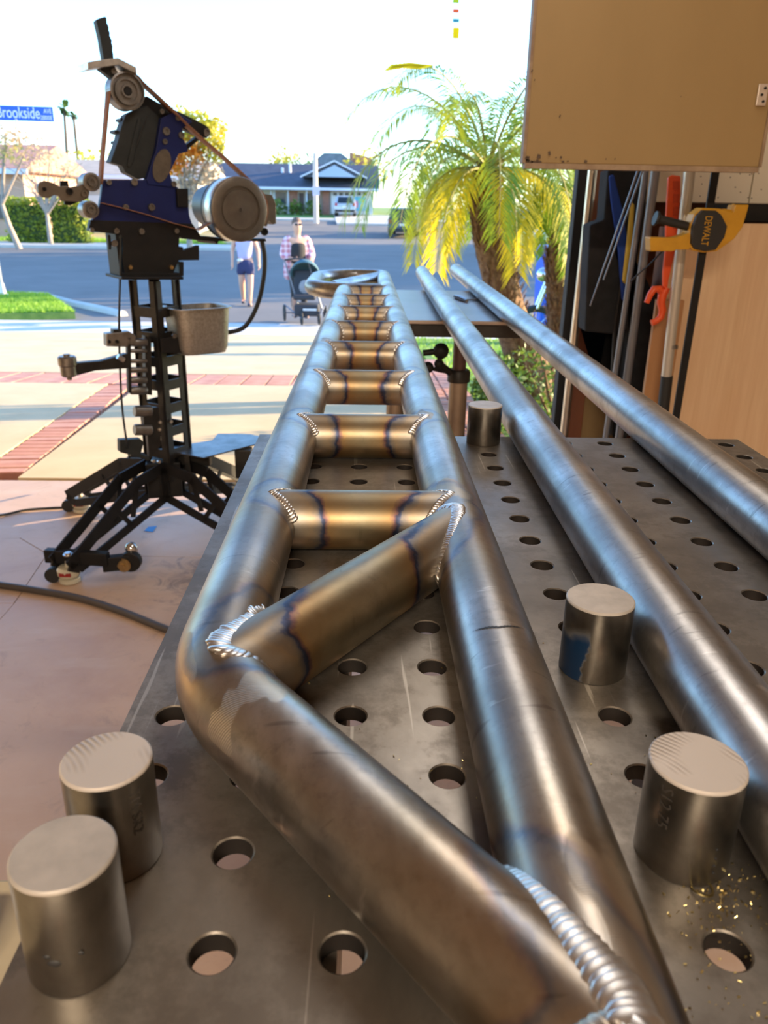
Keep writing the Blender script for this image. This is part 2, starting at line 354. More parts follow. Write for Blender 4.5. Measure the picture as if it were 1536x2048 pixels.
struct(MB().box(((xj+.05+2.1)/2, yj+.10, 1.09), (2.1-xj-.05, .06, 2.18)).build('wall_jamb', BROWN, smooth=False))
# terrain
street = struct(sheet('street', [(-90, 13.4), (90, 13.4), (90, 150), (-90, 150)], ASPH, -.10, .3))
drive = struct(sheet('driveway', [(-9, 2.43), (.50, 2.43), (.80, 12.0), (-9, 12.0)], MORTAR, -.045, .2))
side = struct(sheet('sidewalk', [(-9, 12.03), (5, 12.03), (5, 13.5), (-9, 13.5)], SIDE, -.03, .2))
# driveway panels, split at the brick bands
def pan(poly):
    return sheet('concrete_panel', poly, DRIVE, 0, .04, drive)
hb0 = gr(560, 771).y; hb1 = gr(560, 750).y; jy = gr(560, 687).y
def X(pa, pb, y): return pa.x + (pb.x-pa.x)*(y-pa.y)/(pb.y-pa.y)
dl0, dl1 = gr(0, 912), gr(233, 755); dr0, dr1 = gr(40, 952), gr(262, 784)
pan([(-9, 2.45), (X(dl0, dl1, 2.45), 2.45), (X(dl0, dl1, hb0), hb0), (-9, hb0)])
pan([(X(dr0, dr1, 2.45), 2.45), (.50, 2.45), (.54, hb0), (X(dr0, dr1, hb0), hb0)])
pan([(-9, hb1), (-2.6, hb1), (-2.6, jy), (-9, jy)]); pan([(-2.59, hb1), (.55, hb1), (.60, jy), (-2.59, jy)])
pan([(-9, jy+.02), (-1.9, jy+.02), (-1.9, 12.0), (-9, 12.0)]); pan([(-1.88, jy+.02), (.60, jy+.02), (.80, 12.0), (-1.88, 12.0)])
# bricks
def brickmesh(L, Wd, nm, mat):
    me = bpy.data.meshes.new(nm); bm = bmesh.new(); bmesh.ops.create_cube(bm, size=1)
    for v in bm.verts: v.co.x *= L; v.co.y *= Wd; v.co.z *= .05
    bmesh.ops.bevel(bm, geom=[e for e in bm.edges], offset=.005, segments=1, affect='EDGES'); bm.to_mesh(me); bm.free(); me.materials.append(mat); return me
def lay(me, x, y, rz, par):
    o = bpy.data.objects.new('brick', me); COL.objects.link(o); o.parent = par
    sl_ = (zg(y+.1)-zg(y-.1))/.2
    o.location = (x + random.uniform(-.003, .003), y, zg(y) - .026 + random.uniform(-.003, .002))
    n = V((0, -sl_, 1)).normalized(); q = V((0,0,1)).rotation_difference(n) @ Quaternion((0,0,1), rz + random.uniform(-.02, .02)); o.rotation_mode = 'QUATERNION'; o.rotation_quaternion = q
wd = hb1-hb0
bm1 = [brickmesh(.205, wd-.02, 'brick', BRICK), brickmesh(.205, wd-.02, 'brick', BRICK2)]
x = -6.9
while x < .42: lay(random.choice(bm1), x, (hb0+hb1)/2, 0, drive); x += .215
dv = V((dl1.x-dl0.x, dl1.y-dl0.y)); dn = dv.normalized(); off = V((dr0.x, dr0.y)) - V((dl0.x, dl0.y)); perp = V((dn.y, -dn.x)); bw = abs(off.dot(perp))
bm2 = [brickmesh(bw-.02, .085, 'brick', BRICK), brickmesh(bw-.02, .085, 'brick', BRICK2)]
s0 = -.6
while True:
    p = V((dl0.x, dl0.y)) + dn*s0 + perp*bw/2*(1 if off.dot(perp) > 0 else -1)
    if p.y > hb0-.05: break
    if p.y > 2.5: lay(random.choice(bm2), p.x, p.y, atan2(perp.y, perp.x), drive)
    s0 += .095
# path of bricks right of the driveway, seen under the tubes
pth = struct(sheet('path', [(.51, 2.45), (.93, 2.45), (.99, 8.3), (.57, 8.3)], MORTAR, -.04, .15))
bm3 = [brickmesh(.195, .095, 'brick', BRICK), brickmesh(.20, .095, 'brick', BRICK2)]
y = 2.55; k = 0
while y < 8.2:
    for i in range(2): lay(random.choice(bm3), .51 + .0102*(y-2.45) + .107 + i*.208, y, 0, pth)
    y += .104; k += 1
# lawns
def lawn(name, poly, mat=GRASSG, dz=.0): return struct(sheet(name, [(p.x, p.y) if hasattr(p, 'x') else p for p in poly], mat, dz, .25))
def inpoly(x, y, P):
    c = False; n = len(P)
    for i in range(n):
        (x1, y1), (x2, y2) = P[i], P[(i+1) % n]
        if (y1 > y) != (y2 > y) and x < (x2-x1)*(y-y1)/(y2-y1)+x1: c = not c
    return c
def grass(name, poly, n, h, label, dz=0, mat=GRASS):
    P = [(p.x, p.y) if hasattr(p, 'x') else p for p in poly]; x0, x1 = min(p[0] for p in P), max(p[0] for p in P); y0, y1 = min(p[1] for p in P), max(p[1] for p in P)
    m = MB(); c = 0
    while c < n:
        x, y = random.uniform(x0, x1), random.uniform(y0, y1)
        if not inpoly(x, y, P): continue
        c += 1; a = random.uniform(0, pi); hh = h*random.uniform(.5, 1.2); w = h*.16; z = zg(y)+dz; dx, dy = random.uniform(-.5, .5)*h, random.uniform(-.5, .5)*h
        m.add([(x-cos(a)*w, y-sin(a)*w, z), (x+cos(a)*w, y+sin(a)*w, z), (x+dx, y+dy, z+hh)], [(0, 1, 2)])
    o = m.build(name, mat, smooth=False, keep=True); tag(o, label, 'grass', kind='stuff'); return o
LWP = [gr(-60, 586), gr(98, 592), gr(150, 627), gr(-60, 632)]
LWP = [(p.x, p.y) for p in LWP]
lawn('lawn_corner', LWP, dz=.03); grass('grass', LWP, 9000, .07, 'bright green corner lawn by the kerb at far left', .03)
cb = MB()
cpts = [gr(60, 584), gr(104, 590), gr(150, 602), gr(200, 612), gr(245, 622)]
cb.tube([V((p.x, p.y, zg(p.y)-.095)) for p in cpts], .11, 8); struct(cb.build('curb', SIDE))
RL = [(2.15, 6.3), (2.0, 2.5), (9, 2.5), (9, 11.9), (2.6, 11.9)]
RLc = [(.95, 2.6), (9, 2.5), (9, 11.9), (.86, 11.9), (.80, 8.6), (1.0, 8.2)]
struct(sheet('lawn_right', [(.94, 2.5), (9, 2.5), (9, 11.95), (.84, 11.95), (.82, 8.4), (1.0, 8.3)], GRASSG, -.02, .25)); grass('grass', RLc, 22000, .05, 'sunlit lawn beside the palm trunk beyond the support stand', -.02)
lawn('lawn_strip', [(1.25, 13.45), (9, 13.45), (9, 14.9), (1.3, 14.9)], dz=.0); grass('grass', [(1.3, 13.5), (6, 13.5), (6, 14.8), (1.35, 14.8)], 3000, .07, 'narrow grass strip between the sidewalk and the street at right', .0)
FL_ = [(-70, 37.5), (-7, 38.5), (-5, 44), (-9, 70), (-70, 70)]
struct(sheet('sidewalk_far', [(-70, 36.8), (-6.6, 37.8), (-4, 44), (-7, 44), (-9.5, 39.2), (-70, 38.4)][:6] and [(-70, 36.5), (-5.5, 37.6), (-6, 40.5), (-70, 39.4)], SIDE, .03, .2))
lawn('lawn_left', [(-70, 39.4), (-6, 40.5), (-9, 70), (-70, 70)], DIRT, .03); grass('grass', [(-40, 40), (-7, 41), (-8, 44), (-40, 43)], 9000, .16, 'strip of lit grass across the street in front of the hedge', .03)
lawn('lawn_far', [(-40, 72), (9, 72), (9, 140), (-40, 140)], GRASSG, .02)
struct(sheet('driveway_far', [(-2.4, 66), (3.2, 66), (2.2, 79), (-3.2, 79)], SIDE, .06, .2))
struct(sheet('sidewalk_house', [(-30, 70), (12, 70), (12, 71.6), (-30, 71.6)], SIDE, .04, .2))
lawn('lawn_side', [(7.5, 45), (30, 40), (40, 90), (10, 90)], GRASSG, .05)
# ================================================================ welding table
TZ, S = .9, .0508
tb = thing('welding_table', 'perforated steel fixture table in the foreground with a grid of round holes', 'table', (.28, -.43, 0))
m = MB(); mw = MB(); n = 24; TH = .0095; hr = .0088
for i in range(12):
    for j in range(18):
        cx, cy = i*S, -j*S
        o = len(m.v); sq = []
        for k in range(n):
            a = 2*pi*k/n; c, s = cos(a), sin(a); q = S/2/max(abs(c), abs(s)); sq.append((c*q, s*q))
        vs = [V((cx+x, cy+y, TZ)) for x, y in sq]
        for (r, z) in ((hr+.0011, TZ), (hr+.0003, TZ-.0007)): vs += [V((cx+r*cos(2*pi*k/n), cy+r*sin(2*pi*k/n), z)) for k in range(n)]
        m.add(vs, [(l*n+k, l*n+(k+1) % n, (l+1)*n+(k+1) % n, (l+1)*n+k) for l in range(2) for k in range(n)])
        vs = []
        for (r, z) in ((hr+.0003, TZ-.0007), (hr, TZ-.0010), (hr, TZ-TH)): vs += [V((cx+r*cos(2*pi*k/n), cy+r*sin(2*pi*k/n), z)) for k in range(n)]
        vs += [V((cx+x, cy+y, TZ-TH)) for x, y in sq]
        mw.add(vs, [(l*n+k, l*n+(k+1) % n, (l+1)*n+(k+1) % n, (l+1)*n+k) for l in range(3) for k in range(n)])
x0, x1, y0, y1 = -S/2, 11.5*S, -17.5*S, S/2
m.add([(x0,y0,TZ),(x1,y0,TZ),(x1,y1,TZ),(x0,y1,TZ),(x0,y0,TZ-TH),(x1,y0,TZ-TH),(x1,y1,TZ-TH),(x0,y1,TZ-TH)], [(0,1,5,4),(1,2,6,5),(2,3,7,6),(3,0,4,7)])
m.build('table_top', TABLE, tb, ang=30, keep=True)
mw.build('hole_walls', mk('cut_scale', (.014,.012,.011), .7, 0, spec=.2), tb, ang=30, keep=True)  # near-black wall colour paints in the shade inside the holes
for x in (.0762+.02, .483): MB().box((x+.0, -.43, TZ-TH-.034), (.006, .80, .068)).build('rib', TABLE, tb, smooth=False)
for y in (-.06, -.84): MB().box((.28, y+.0254*1.6, TZ-TH-.034), (.52, .006, .068)).build('rib', TABLE, tb, smooth=False)
for x in (.03, .53):
    for y in (-.83, -.03): MB().box((x, y, .409), (.05, .05, .818)).build('leg', BLACKM, tb, smooth=False, bevel=.004)
# ================================================================ frame on the table
R2 = .0254; RZ = TZ+R2+.0003
def path_round(pts, rad, step=.012, bs=8):
    out = [V(pts[0])]
    for i in range(1, len(pts)-1):
        p, a, b = V(pts[i]), V(pts[i-1]), V(pts[i+1]); r = rad[i] if isinstance(rad, dict) else rad
        d1, d2 = (a-p).normalized(), (b-p).normalized(); th = d1.angle(d2); t = r/math.tan(th/2); c = p + (d1+d2).normalized()*(r/sin(th/2))
        s, e = p+d1*t, p+d2*t; u = (s-c); ax = u.cross(e-c).normalized(); ang = u.angle(e-c); k = max(4, int(ang*r/bs*1000) if bs > .5 else 12)
        out += [c + Quaternion(ax, ang*j/k) @ u for j in range(k+1)]
    out.append(V(pts[-1])); q = [out[0]]
    for a, b in zip(out, out[1:]):
        L = (b-a).length; k = max(1, int(L/step)); q += [a+(b-a)*(j/k) for j in range(1, k+1)]
    return q
def saddle(P, b, r, A, a, ra, n=48):
    """where the surface of tube (point P heading along b) meets tube axis (A, a)"""
    P, b, A, a = V(P), V(b).normalized(), V(A), V(a).normalized(); u = V((0,0,1)); w = b.cross(u); out = []
    for k in range(n):
        f = 2*pi*k/n; o = P + (u*cos(f)+w*sin(f))*r
        oc = o - A; bb = b - a*b.dot(a); cc = oc - a*oc.dot(a); qa, qb, qc = bb.dot(bb), 2*bb.dot(cc), cc.dot(cc)-ra*ra
        D = max(qb*qb-4*qa*qc, 0); s = (-qb - sqrt(D))/(2*qa); out.append(o + b*s)
    return out
frame = thing('tube_frame', 'welded ladder frame of bare steel tube lying along the fixture table', 'metal frame', (.105, -.2, TZ))
LX = lambda y: .029 + .0075*y
RXf = lambda y: .1826 - .0083*y
corner = V((.0247, -.5655, RZ)); adir = V((.617, -.787, 0)).normalized()
jy_ = -.7726; Jp = corner + adir*((RXf(jy_)-corner.x)/adir.x)
Lend = V((LX(1.47), 1.462, RZ))
Rdir = V((-.0083, 1, 0)).normalized(); Ldir = V((.0075, 1, 0)).normalized()
RA = V((RXf(0), 0, RZ)); LA = V((LX(0), 0, RZ))
heatpts = []; joints = []
rr = .0250
rungs = []
ys = [-.3235 + .2555*k for k in range(8)]
weldc = []
for k, y in enumerate(ys):
    c = V(((LX(y)+RXf(y))/2, y, RZ))
    a1 = saddle(c, (-1,0,0), rr, LA, Ldir, R2); a2 = saddle(c, (1,0,0), rr, RA, Rdir, R2)
    rungs.append((c, a1, a2)); weldc += [(a1, k), (a2, k)]
    joints += [V((LX(y)+.012, y, RZ+.02)), V((RXf(y)-.012, y, RZ+.02))]
# brace
bp = V((.1, -.4719, RZ)); bd = V((cos(radians(54.4)), sin(radians(54.4)), 0))
bL = saddle(bp, -bd, .0252, V((LX(-.55), -.55, RZ)), (V((0,0,0))+Ldir), R2)
bL2 = saddle(bp, -bd, .0252, corner, adir, R2)
mid = []
for p, q in zip(bL, bL2): mid.append(p if (p-bp).length < (q-bp).length else q)
bL = mid; bR = saddle(bp, bd, .0252, RA, Rdir, R2)
weldc += [(bL, 0), (bR, 0)]
joints += [sum((p for p in bL), V())/len(bL) + V((0,0,.012)), sum((p for p in bR), V())/len(bR) + V((0,0,.012))]
# arm end on right rail
aS = saddle(corner + adir*.12, adir, R2, RA, Rdir, R2 - .0004, 64)
weldc.append((aS, 0))
allw = [p for c, k in weldc if k < 3 for p in c[::2]]
def dist_to(pts):
    from mathutils.kdtree import KDTree
    kd = KDTree(len(pts))
    for i, p in enumerate(pts): kd.insert(p, i)
    kd.balance(); return lambda co: kd.find(V(co))[2]
hA = dist_to([p for c, k in weldc[:] for p in c])
jd = dist_to(joints + [p + V((.022,0,.012)) for p in aS[56:]] + [p + V((.022,0,.012)) for p in aS[:8]] + [corner + V((-.005,-.01,.02)), corner + adir*.06 + V((-.008,0,.02))])
def grindf(co):
    d = jd(co); up_ = max(0, min(1, (co[2]-RZ+.006)/.01)); return max(0, 1-d/.062)*.62*up_
def railheat(co): return hA(co)*1.15 + .004
lp = path_round([Lend, corner, corner + adir*.30], {1: .12}, .006)
# stop the arm on the saddle: build by rings up to s, final ring = saddle
def armcut():
    pts = path_round([Lend, corner, corner + adir*.12], {1: .12}, .006); n = 64; m = MB(); vs = []
    for i, p in enumerate(pts):
        t = (pts[min(i+1, len(pts)-1)] - pts[max(i-1, 0)]).normalized(); u = V((0,0,1)); w = t.cross(u)
        vs += [p + (u*cos(2*pi*k/n) + w*sin(2*pi*k/n))*R2 for k in range(n)]
    last = vs[-n:]; N = len(pts); K = 20
    for j in range(1, K+1): vs += [last[k].lerp(aS[k], j/K) for k in range(n)]
    N += K
    m.add(vs, [(i*n+k, i*n+(k+1) % n, (i+1)*n+(k+1) % n, (i+1)*n+k) for i in range(N-1) for k in range(n)] + [tuple(reversed(range(n)))])
    return m
armcut().build('side_rail', RAIL, frame, attrs={'weldtint': railheat, 'grind': grindf})
rend = path_round([V((RXf(-1.15), -1.15, RZ)), V((RXf(2.05), 2.05, RZ)), V((.05, 2.07, RZ)), V((-.068, 2.07, RZ)), V((-.068, 1.505, RZ)), V((RXf(1.5)-.02, 1.505, RZ))], {1: .045, 2: .1, 3: .17, 4: .17}, .006)
far_i = next(i for i, p in enumerate(rend) if p.y > 2.0)
MB().tube(rend[:far_i+1], R2, 64).build('side_rail', RAIL, frame, attrs={'weldtint': railheat, 'grind': grindf})
MB().tube(rend[far_i:], R2*.99, 40).build('end_loop', TUBE, frame)
def tubering(a1, a2, N=60):
    n = len(a1); m = MB(); vs = []
    # both rings run round opposite axes: mirror the second
    a2 = [a2[(-k) % n] for k in range(n)]
    for i in range(N+1): vs += [a1[k].lerp(a2[k], i/N) for k in range(n)]
    return m.add(vs, [(i*n+k, i*n+(k+1) % n, (i+1)*n+(k+1) % n, (i+1)*n+k) for i in range(N) for k in range(n)])
for k, (c, a1, a2) in enumerate(rungs): tubering(a1, a2, 60 if k < 4 else 16).build('rung', RUNG, frame, attrs={'weldtint': dist_to(a1+a2)})
tubering(bL, bR, 80).build('diagonal_brace', RUNG, frame, attrs={'weldtint': dist_to(bL+bR)})
MB().tube([V((.0, 1.62, RZ)), V((.15, 1.99, RZ))], .022, 24).build('diagonal_brace', TUBE, frame)
def smooth(c, it=4, loop_=True):
    c = [V(p) for p in c]; n = len(c)
    for _ in range(it): c = [(c[i-1] + c[i]*2 + c[(i+1) % n])/4 for i in range(n)]
    return c
def bead(curve, w, pitch, outc, mat=WELD, name='weld_bead', n=12, mm_=6, closed=True, zc=None, h=.16):
    """a row of overlapping puddle ripples along a curve"""
    pts = list(curve) + ([curve[0]] if closed else []); L = 0; m = MB(); ac = 0; i = 0
    for a, b in zip(pts, pts[1:]):
        d = b-a; l = d.length
        if l < 1e-6: continue
        d.normalize()
        while ac < l:
            p = a + d*ac
            nn = (p - outc(p)); nn = (nn - d*nn.dot(d)).normalized(); sd = d.cross(nn)
            lean = (nn*.93 + d*.36).normalized(); l2 = sd.cross(lean); l2.normalize()
            R = Matrix((sd, lean, l2)).transposed(); jw = random.uniform(.92, 1.1)
            m.ball(p - nn*w*h, (w*jw, w*.33, w*.74*jw), n, mm_, R)
            ac += pitch*random.uniform(.9, 1.1)
        ac -= l
    return m.build(name, mat, frame, ang=60)
oc = lambda ctr: (lambda p: V((ctr.x, ctr.y, RZ)))
for k, (c, a1, a2) in enumerate(rungs):
    w, pt, nn, mm_ = ((.0048, .0030, 12, 6) if k < 3 else (.0042, .006, 8, 4))
    for a in (a1, a2):
        cc = sum(a, V())/len(a)
        # only the front, top and back; the root under the tube stays bare
        q = [p for p in a[39:] + a[:10]] if k < 4 else a
        bead(q, w, pt, (lambda s: lambda p: V((p.x + s*.012, c.y + (p.y-c.y)*.3, RZ)))(0 if False else (-1 if a is a1 else 1)*-.6), n=nn, mm_=mm_, closed=False if k < 4 else True, mat=WELD)
bead(bL[13:23] + bL[23:34], .0060, .0028, lambda p: V((corner.x, p.y-.01, RZ-.01)), n=14, mm_=7, closed=False, mat=WELDB) if False else None
bLs = smooth(bL)
bead(bLs[36:] + bLs[:13], .0086, .0026, lambda p: V((corner.x+.0*p.x, p.y, RZ-.01)) if p.y > -.52 else V((p.x-.01, p.y-.01, RZ-.01)), n=16, mm_=8, closed=False)
bRs = smooth(bR, 2)
bead(bRs[34:] + bRs[:14], .0072, .0026, lambda p: V((RXf(p.y), p.y, RZ-.012)), n=16, mm_=8, closed=False)
bead((aS[38:] + aS[:5]), .0092, .0031, lambda p: V((p.x, p.y, RZ-.01)), n=18, mm_=8, closed=False, mat=WELD, h=.10)
bead(aS[4:21], .0090, .0032, lambda p: V((p.x, p.y, RZ-.01)), n=18, mm_=8, closed=False, mat=WELDB, h=.12)
# ---------------------------------------------------------------- pucks
def puck(x, y, r, h, lab, top=SAW, side=PUCK):
    t = thing('steel_puck', lab, 'steel cylinder', (x, y, TZ), 'short steel cylinders standing on the fixture table')
    for nm, mt, z0, z1 in (('body', side, 0.0003, h-.0015), ('top_face', top, h-.0015, h)):
        m = MB()
        if nm == 'body': m.lathe((0,0,0), (0,0,1), [(0, z0), (r-.0004, z0), (r, z0+.0006), (r, z1), (0, z1)], 72)
        else: m.lathe((0,0,0), (0,0,1), [(0, z0), (r, z0), (r-.0001, z1-.0006), (r-.0008, z1), (0, z1)], 72)
        o = m.build(nm, mt, None, ang=35); o.parent = t
    return t
PA = puck(0, -.7112, .0189, .0515, 'scuffed steel cylinder nearest the left front corner of the table', SAWP)
PB = puck(0, -.6604, .0189, .0518, 'sawn steel cylinder directly behind the nearest left one, with marker writing', SAW)
PC = puck(.2540, -.5080, .0207, .0500, 'steel cylinder with blue layout dye on its left side', SAWP, PUCKB)
PD = puck(.2540, -.6604, .0205, .0510, 'large steel cylinder at lower right with curved saw marks on top', SAW)
PE = puck(.2540, 0, .0207, .0478, 'dark steel cylinder at the far edge of the table beside the frame', SAWP)
def text_on_cyl(s, size, parent, r, ang, z0, mat, name='marker_writing', vertical=True):
    cu = bpy.data.curves.new('t', 'FONT'); cu.body = s; cu.size = size; cu.resolution_u = 3; to = bpy.data.objects.new('t', cu); COL.objects.link(to)
    dg = bpy.context.evaluated_depsgraph_get(); me = bpy.data.meshes.new_from_object(to.evaluated_get(dg)); bpy.data.objects.remove(to)
    for v in me.vertices:
        tx, ty = v.co.x, v.co.y
        if vertical: zz = z0 - tx; aa = ang + ty/r
        else: zz = z0 + ty; aa = ang + tx/r
        v.co = ((r+.0002)*cos(aa), (r+.0002)*sin(aa), zz)
    me.materials.append(mat); me.name = name; o = bpy.data.objects.new(name, me); COL.objects.link(o); o.parent = parent; return o
INK = mk('marker_ink', (.02,.02,.022), .5); INKF = mk('faded_ink', (.045,.038,.034), .5)
text_on_cyl('TM SR2', .0072, PB, .0189, radians(-47), .046, INKF)
text_on_cyl('S12 75', .008, PD, .0205, radians(-152), .047, INKF)
for ang, z in ((-75, .016), (-75, .012), (-74, .008), (-76, .021)):
    a = radians(ang); b = MB().ball((.0205*cos(a), .0205*sin(a), z), (.0007, .0007, .0006), 6, 4).build('punch_mark', INK); b.parent = PD
for ang, z, s in ((-92, .018, .0028), (-99, .021, .0018), (-64, .021, .0016)):
    a = radians(ang); b = MB().ball((.0187*cos(a), .0187*sin(a), z), (s, .0006, s*.6), 8, 5).build('stain', INK); b.parent = PA
# ---------------------------------------------------------------- loose tubes
def loosetube(x, sl, y0, y1, lab):
    t = thing('steel_tube', lab, 'metal tube', (x, 0, TZ), 'loose round steel tubes lying beside the frame')
    d = V((sl, 1, 0)); n = 64
    m = MB(); a, b = V((x+sl*y0, y0, RZ)), V((x+sl*y1, y1, RZ)); dd = (b-a).normalized()
    m.lathe(a, dd, [(.0225, .012), (.0225, 0), (R2-.0006, 0), (R2, .0006)] + [(R2, L*.02) for L in range(1, int((b-a).length/.02))] + [(R2, (b-a).length-.0006), (R2-.0006, (b-a).length), (.0225, (b-a).length), (.0225, (b-a).length-.05), (0, (b-a).length-.05)], n)
    m.build('tube_wall', TUBE, t); return t
loosetube(.3054, .0075, -1.1, 2.27, 'loose steel tube lying right beside the ladder frame and the blue-dyed cylinder')
loosetube(.4572, .0060, -1.1, 2.42, 'loose steel tube farthest right on the fixture table')
# ---------------------------------------------------------------- shavings, seam line
m = MB()
for k in range(260):
    if k < 120: q = atZ(random.gauss(1440, 45), random.gauss(1790, 35), TZ)
    elif k < 190: q = atZ(random.uniform(1330, 1536), random.uniform(1800, 2040), TZ)
    else: q = atZ(random.uniform(600, 1500), random.uniform(1280, 1800), TZ)
    s = random.uniform(.0003, .0009); R = Quaternion(V((random.random(), random.random(), random.random())).normalized(), random.uniform(0, 6)).to_matrix()
    q.z += s*.5; m.box(q, (s*1.6, s*.8, s*.3), R)
tag(m.build('metal_shavings', mk('brass_shavings', (.75,.62,.28), .3, 1), smooth=False), 'tiny bright metal shavings scattered on the table around the lower right cylinder', 'shavings', kind='stuff')
m = MB(); q = atZ(1404, 1782, TZ)
m.tube([q + V((.0045*cos(a*.5), .004*sin(a*.5), .0012+.0006*sin(a))) for a in range(14)], .0005, 6)
tag(m.build('metal_curl', mk('curl', (.4,.33,.15), .35, 1)), 'small curled metal chip at the foot of the lower right cylinder', 'chip')
# pen mark on right rail
m = MB()
for k in range(15):
    a = radians(62+k*4.6); y = -.5465 + .0006*abs(k-7)
    p = V((RXf(y), y, RZ)) + V((cos(a), 0, sin(a)))*(R2+.0002); d = V((-sin(a), 0, cos(a)))*.0012; w = V((0, .0009*sin(pi*(k+.5)/15), 0))
    m.add([p-d-w, p+d-w, p+d+w, p-d+w], [(0,1,2,3)])
m.build('pen_mark', INK, frame, smooth=False)
# ================================================================ support stand (second table)
st = thing('support_stand', 'steel topped support stand carrying the far ends of the tubes', 'stand', (.28, 1.45, 0))
n1 = atZ(1075, 636, .895); 
MB().box((.272, 1.48, .894), (.49, .76, .010)).build('top_plate', mk('stand_top', (.30,.26,.24), .36, .9, (.42,.37,.34), 6, rv=.1), st, smooth=False, bevel=.002)
MB().box((.272, 1.13, .872), (.47, .03, .034)).box((.272, 1.83, .872), (.47, .03, .034)).box((.272, 1.48, .872), (.03, .70, .034)).build('top_frame', BLACKM, st, smooth=False)
pp = atY(915, 800, 1.25); q2 = atY(790, 815, 1.30)
for P_ in (pp, q2):
    MB().cyl((P_.x, P_.y, .05), (P_.x, P_.y, .735), .026, 24).build('leg', mk('stand_post', (.34,.29,.24), .38, .9, (.24,.20,.17), 8), st)
    MB().cyl((P_.x, P_.y, .7), (P_.x, P_.y, .858), .019, 20).build('inner_post', mk('inner_post', (.10,.055,.05), .45, .3), st)
    MB().lathe((P_.x, P_.y, .712), (0,0,1), [(0,0),(.032,0),(.032,.028),(.028,.034),(0,.034)]).build('collar', BLACKM, st)
    MB().box((P_.x, P_.y, .025), (.07, .5, .05)).build('foot', BLACKM, st, smooth=False, bevel=.005)
Z_ = .60
h1 = atY(882, 702, 1.2); h0 = atY(846, 706, 1.2); h2 = atY(878, 728, 1.2); h3 = atY(900, 745, 1.22)
m = MB().tube([h0, h1], .0085, 12).ball(h1, .022, 14, 9).tube([h1, h2], .008, 10).tube([h2, h3], .010, 12).ball(h2, .014, 10, 7)
m.build('clamp_handle', BLACK, st)
hb = atY(856, 735, 1.2); MB().ball(hb, .016, 12, 8).tube([hb, hb+V((-.05, .0, .01)), h3], .006, 8).build('clamp_knob', BLACK, st)
MB().tube([atY(826, 661, 1.16), atY(840, 652, 1.16), atY(860, 647, 1.16), atY(880, 645, 1.16)], .006, 8).build('spring', BLACK, st)
q = atZ(922, 601, .899); m = MB().tube([q+V((-.012,.06,.006)), q+V((0,0,.008)), q+V((.012,-.055,.006))], [.006,.008,.005], 10).tube([q+V((.004,-.03,.005)), q+V((.045,-.01,.004)), q+V((.07,.02,.004))], .003, 6)
tag(m.build('pliers', mk('plier_steel', (.35,.36,.38), .35, .8)), 'small pliers lying on the support stand between the two loose tubes', 'pliers')
# ================================================================ belt grinder
G0 = V((-.63, 1.80, 0)); vd = V((G0.x-CAM.x, G0.y-CAM.y, 0)).normalized(); base_n = -vd
GN = Matrix.Rotation(radians(20), 3, 'Z') @ base_n; GN.normalize()      # face normal, turned to the right
def gp(px, py, d=0):
    r = ray(px, py); P0 = G0 + GN*d; t = (P0-CAM).dot(GN)/r.dot(GN); return CAM + r*t
def c1(x, y, d=0): return gp(60+x*.33854, 20+y*.33854, d)
def c2(x, y, d=0): return gp(80+x*.37119, 440+y*.37119, d)
def c3(x, y, d=0): return gp(x*.29948, 180+y*.29948, d)
gd = thing('belt_grinder', 'navy and black belt grinder on a wheeled lattice stand in the garage opening', 'belt grinder', (G0.x, G0.y, 0))
def PR(name, pts, mat, d, th, f=c1, bev=.0015):
    P_ = [f(x, y, d) for x, y in pts]; return MB().prism(P_, -GN*th).build(name, mat, gd, smooth=False, bevel=bev)
PR('handle', [(392,62),(405,50),(445,38),(452,45),(455,75),(466,100),(466,118),(473,135),(471,150),(484,180),(483,195),(489,215),(488,240),(493,262),(494,285),(502,300),(502,335),(520,368),(480,402),(415,352),(408,325),(438,295),(428,240),(415,160)], GREYDK, .055, .03)
# bent work rest: three plates
m = MB()
for a, b in (((338,308),(405,296)),((405,296),(520,283)),((520,283),(628,338))):
    p, q_ = c1(*a, .09), c1(*b, .09); m.prism([p, q_, q_+V((0,0,-.018)), p+V((0,0,-.018))], -GN*.09)
m.build('work_rest', LIGHTMT, gd, smooth=False, bevel=.001)
def WH(name, x, y, rx, d, w, mat, prof=None, f=c1, par=None):
    c = f(x, y, d); r = (f(x, y-rx, d)-c).length if False else (f(x+rx, y, d)-f(x-rx, y, d)).length/2*.97
    pr = [(a*r, b) for a, b in (prof or [(0,0),(.3,0),(.32,-.004),(.6,-.004),(.64,0),(.9,0),(.92,.003),(1,0)])]
    pr += [(r, -w), (r*.9, -w), (0, -w)]
    return MB().lathe(c, GN, pr, 48).build(name, mat, par or gd, ang=35), c, r
tw, twc, twr = WH('tracking_wheel', 578, 478, 104, .075, .05, GREYMT, [(0,-.006),(.22,-.006),(.24,0),(.34,0),(.36,-.008),(.56,-.008),(.58,-.002),(.72,-.002),(.74,-.012),(.88,-.012),(.9,0),(1,-.001)])
MB().lathe(twc - GN*.003, GN, [(0,.004),(.010,.004),(.012,0),(.012,-.01)], 16).build('axle_bolt', BLACK, tw)
PR('upper_arm', [(560,470),(640,560),(690,508),(780,560),(860,592),(960,640),(1040,682),(1066,710),(1064,740),(1045,755),(1010,748),(945,722),(880,690),(760,640),(640,610),(590,560)], BLACK, .02, .03)
PR('arm_bracket', [(1005,735),(1020,752),(965,795),(945,812),(925,835),(905,815),(925,795),(960,770)], BLACK, .02, .03)
PR('motor_shroud', [(590,605),(690,565),(775,640),(765,760),(745,850),(700,990),(640,1000),(565,960),(545,920),(475,900),(500,830),(520,775),(540,690),(565,620)], GREYDK, .03, .045)
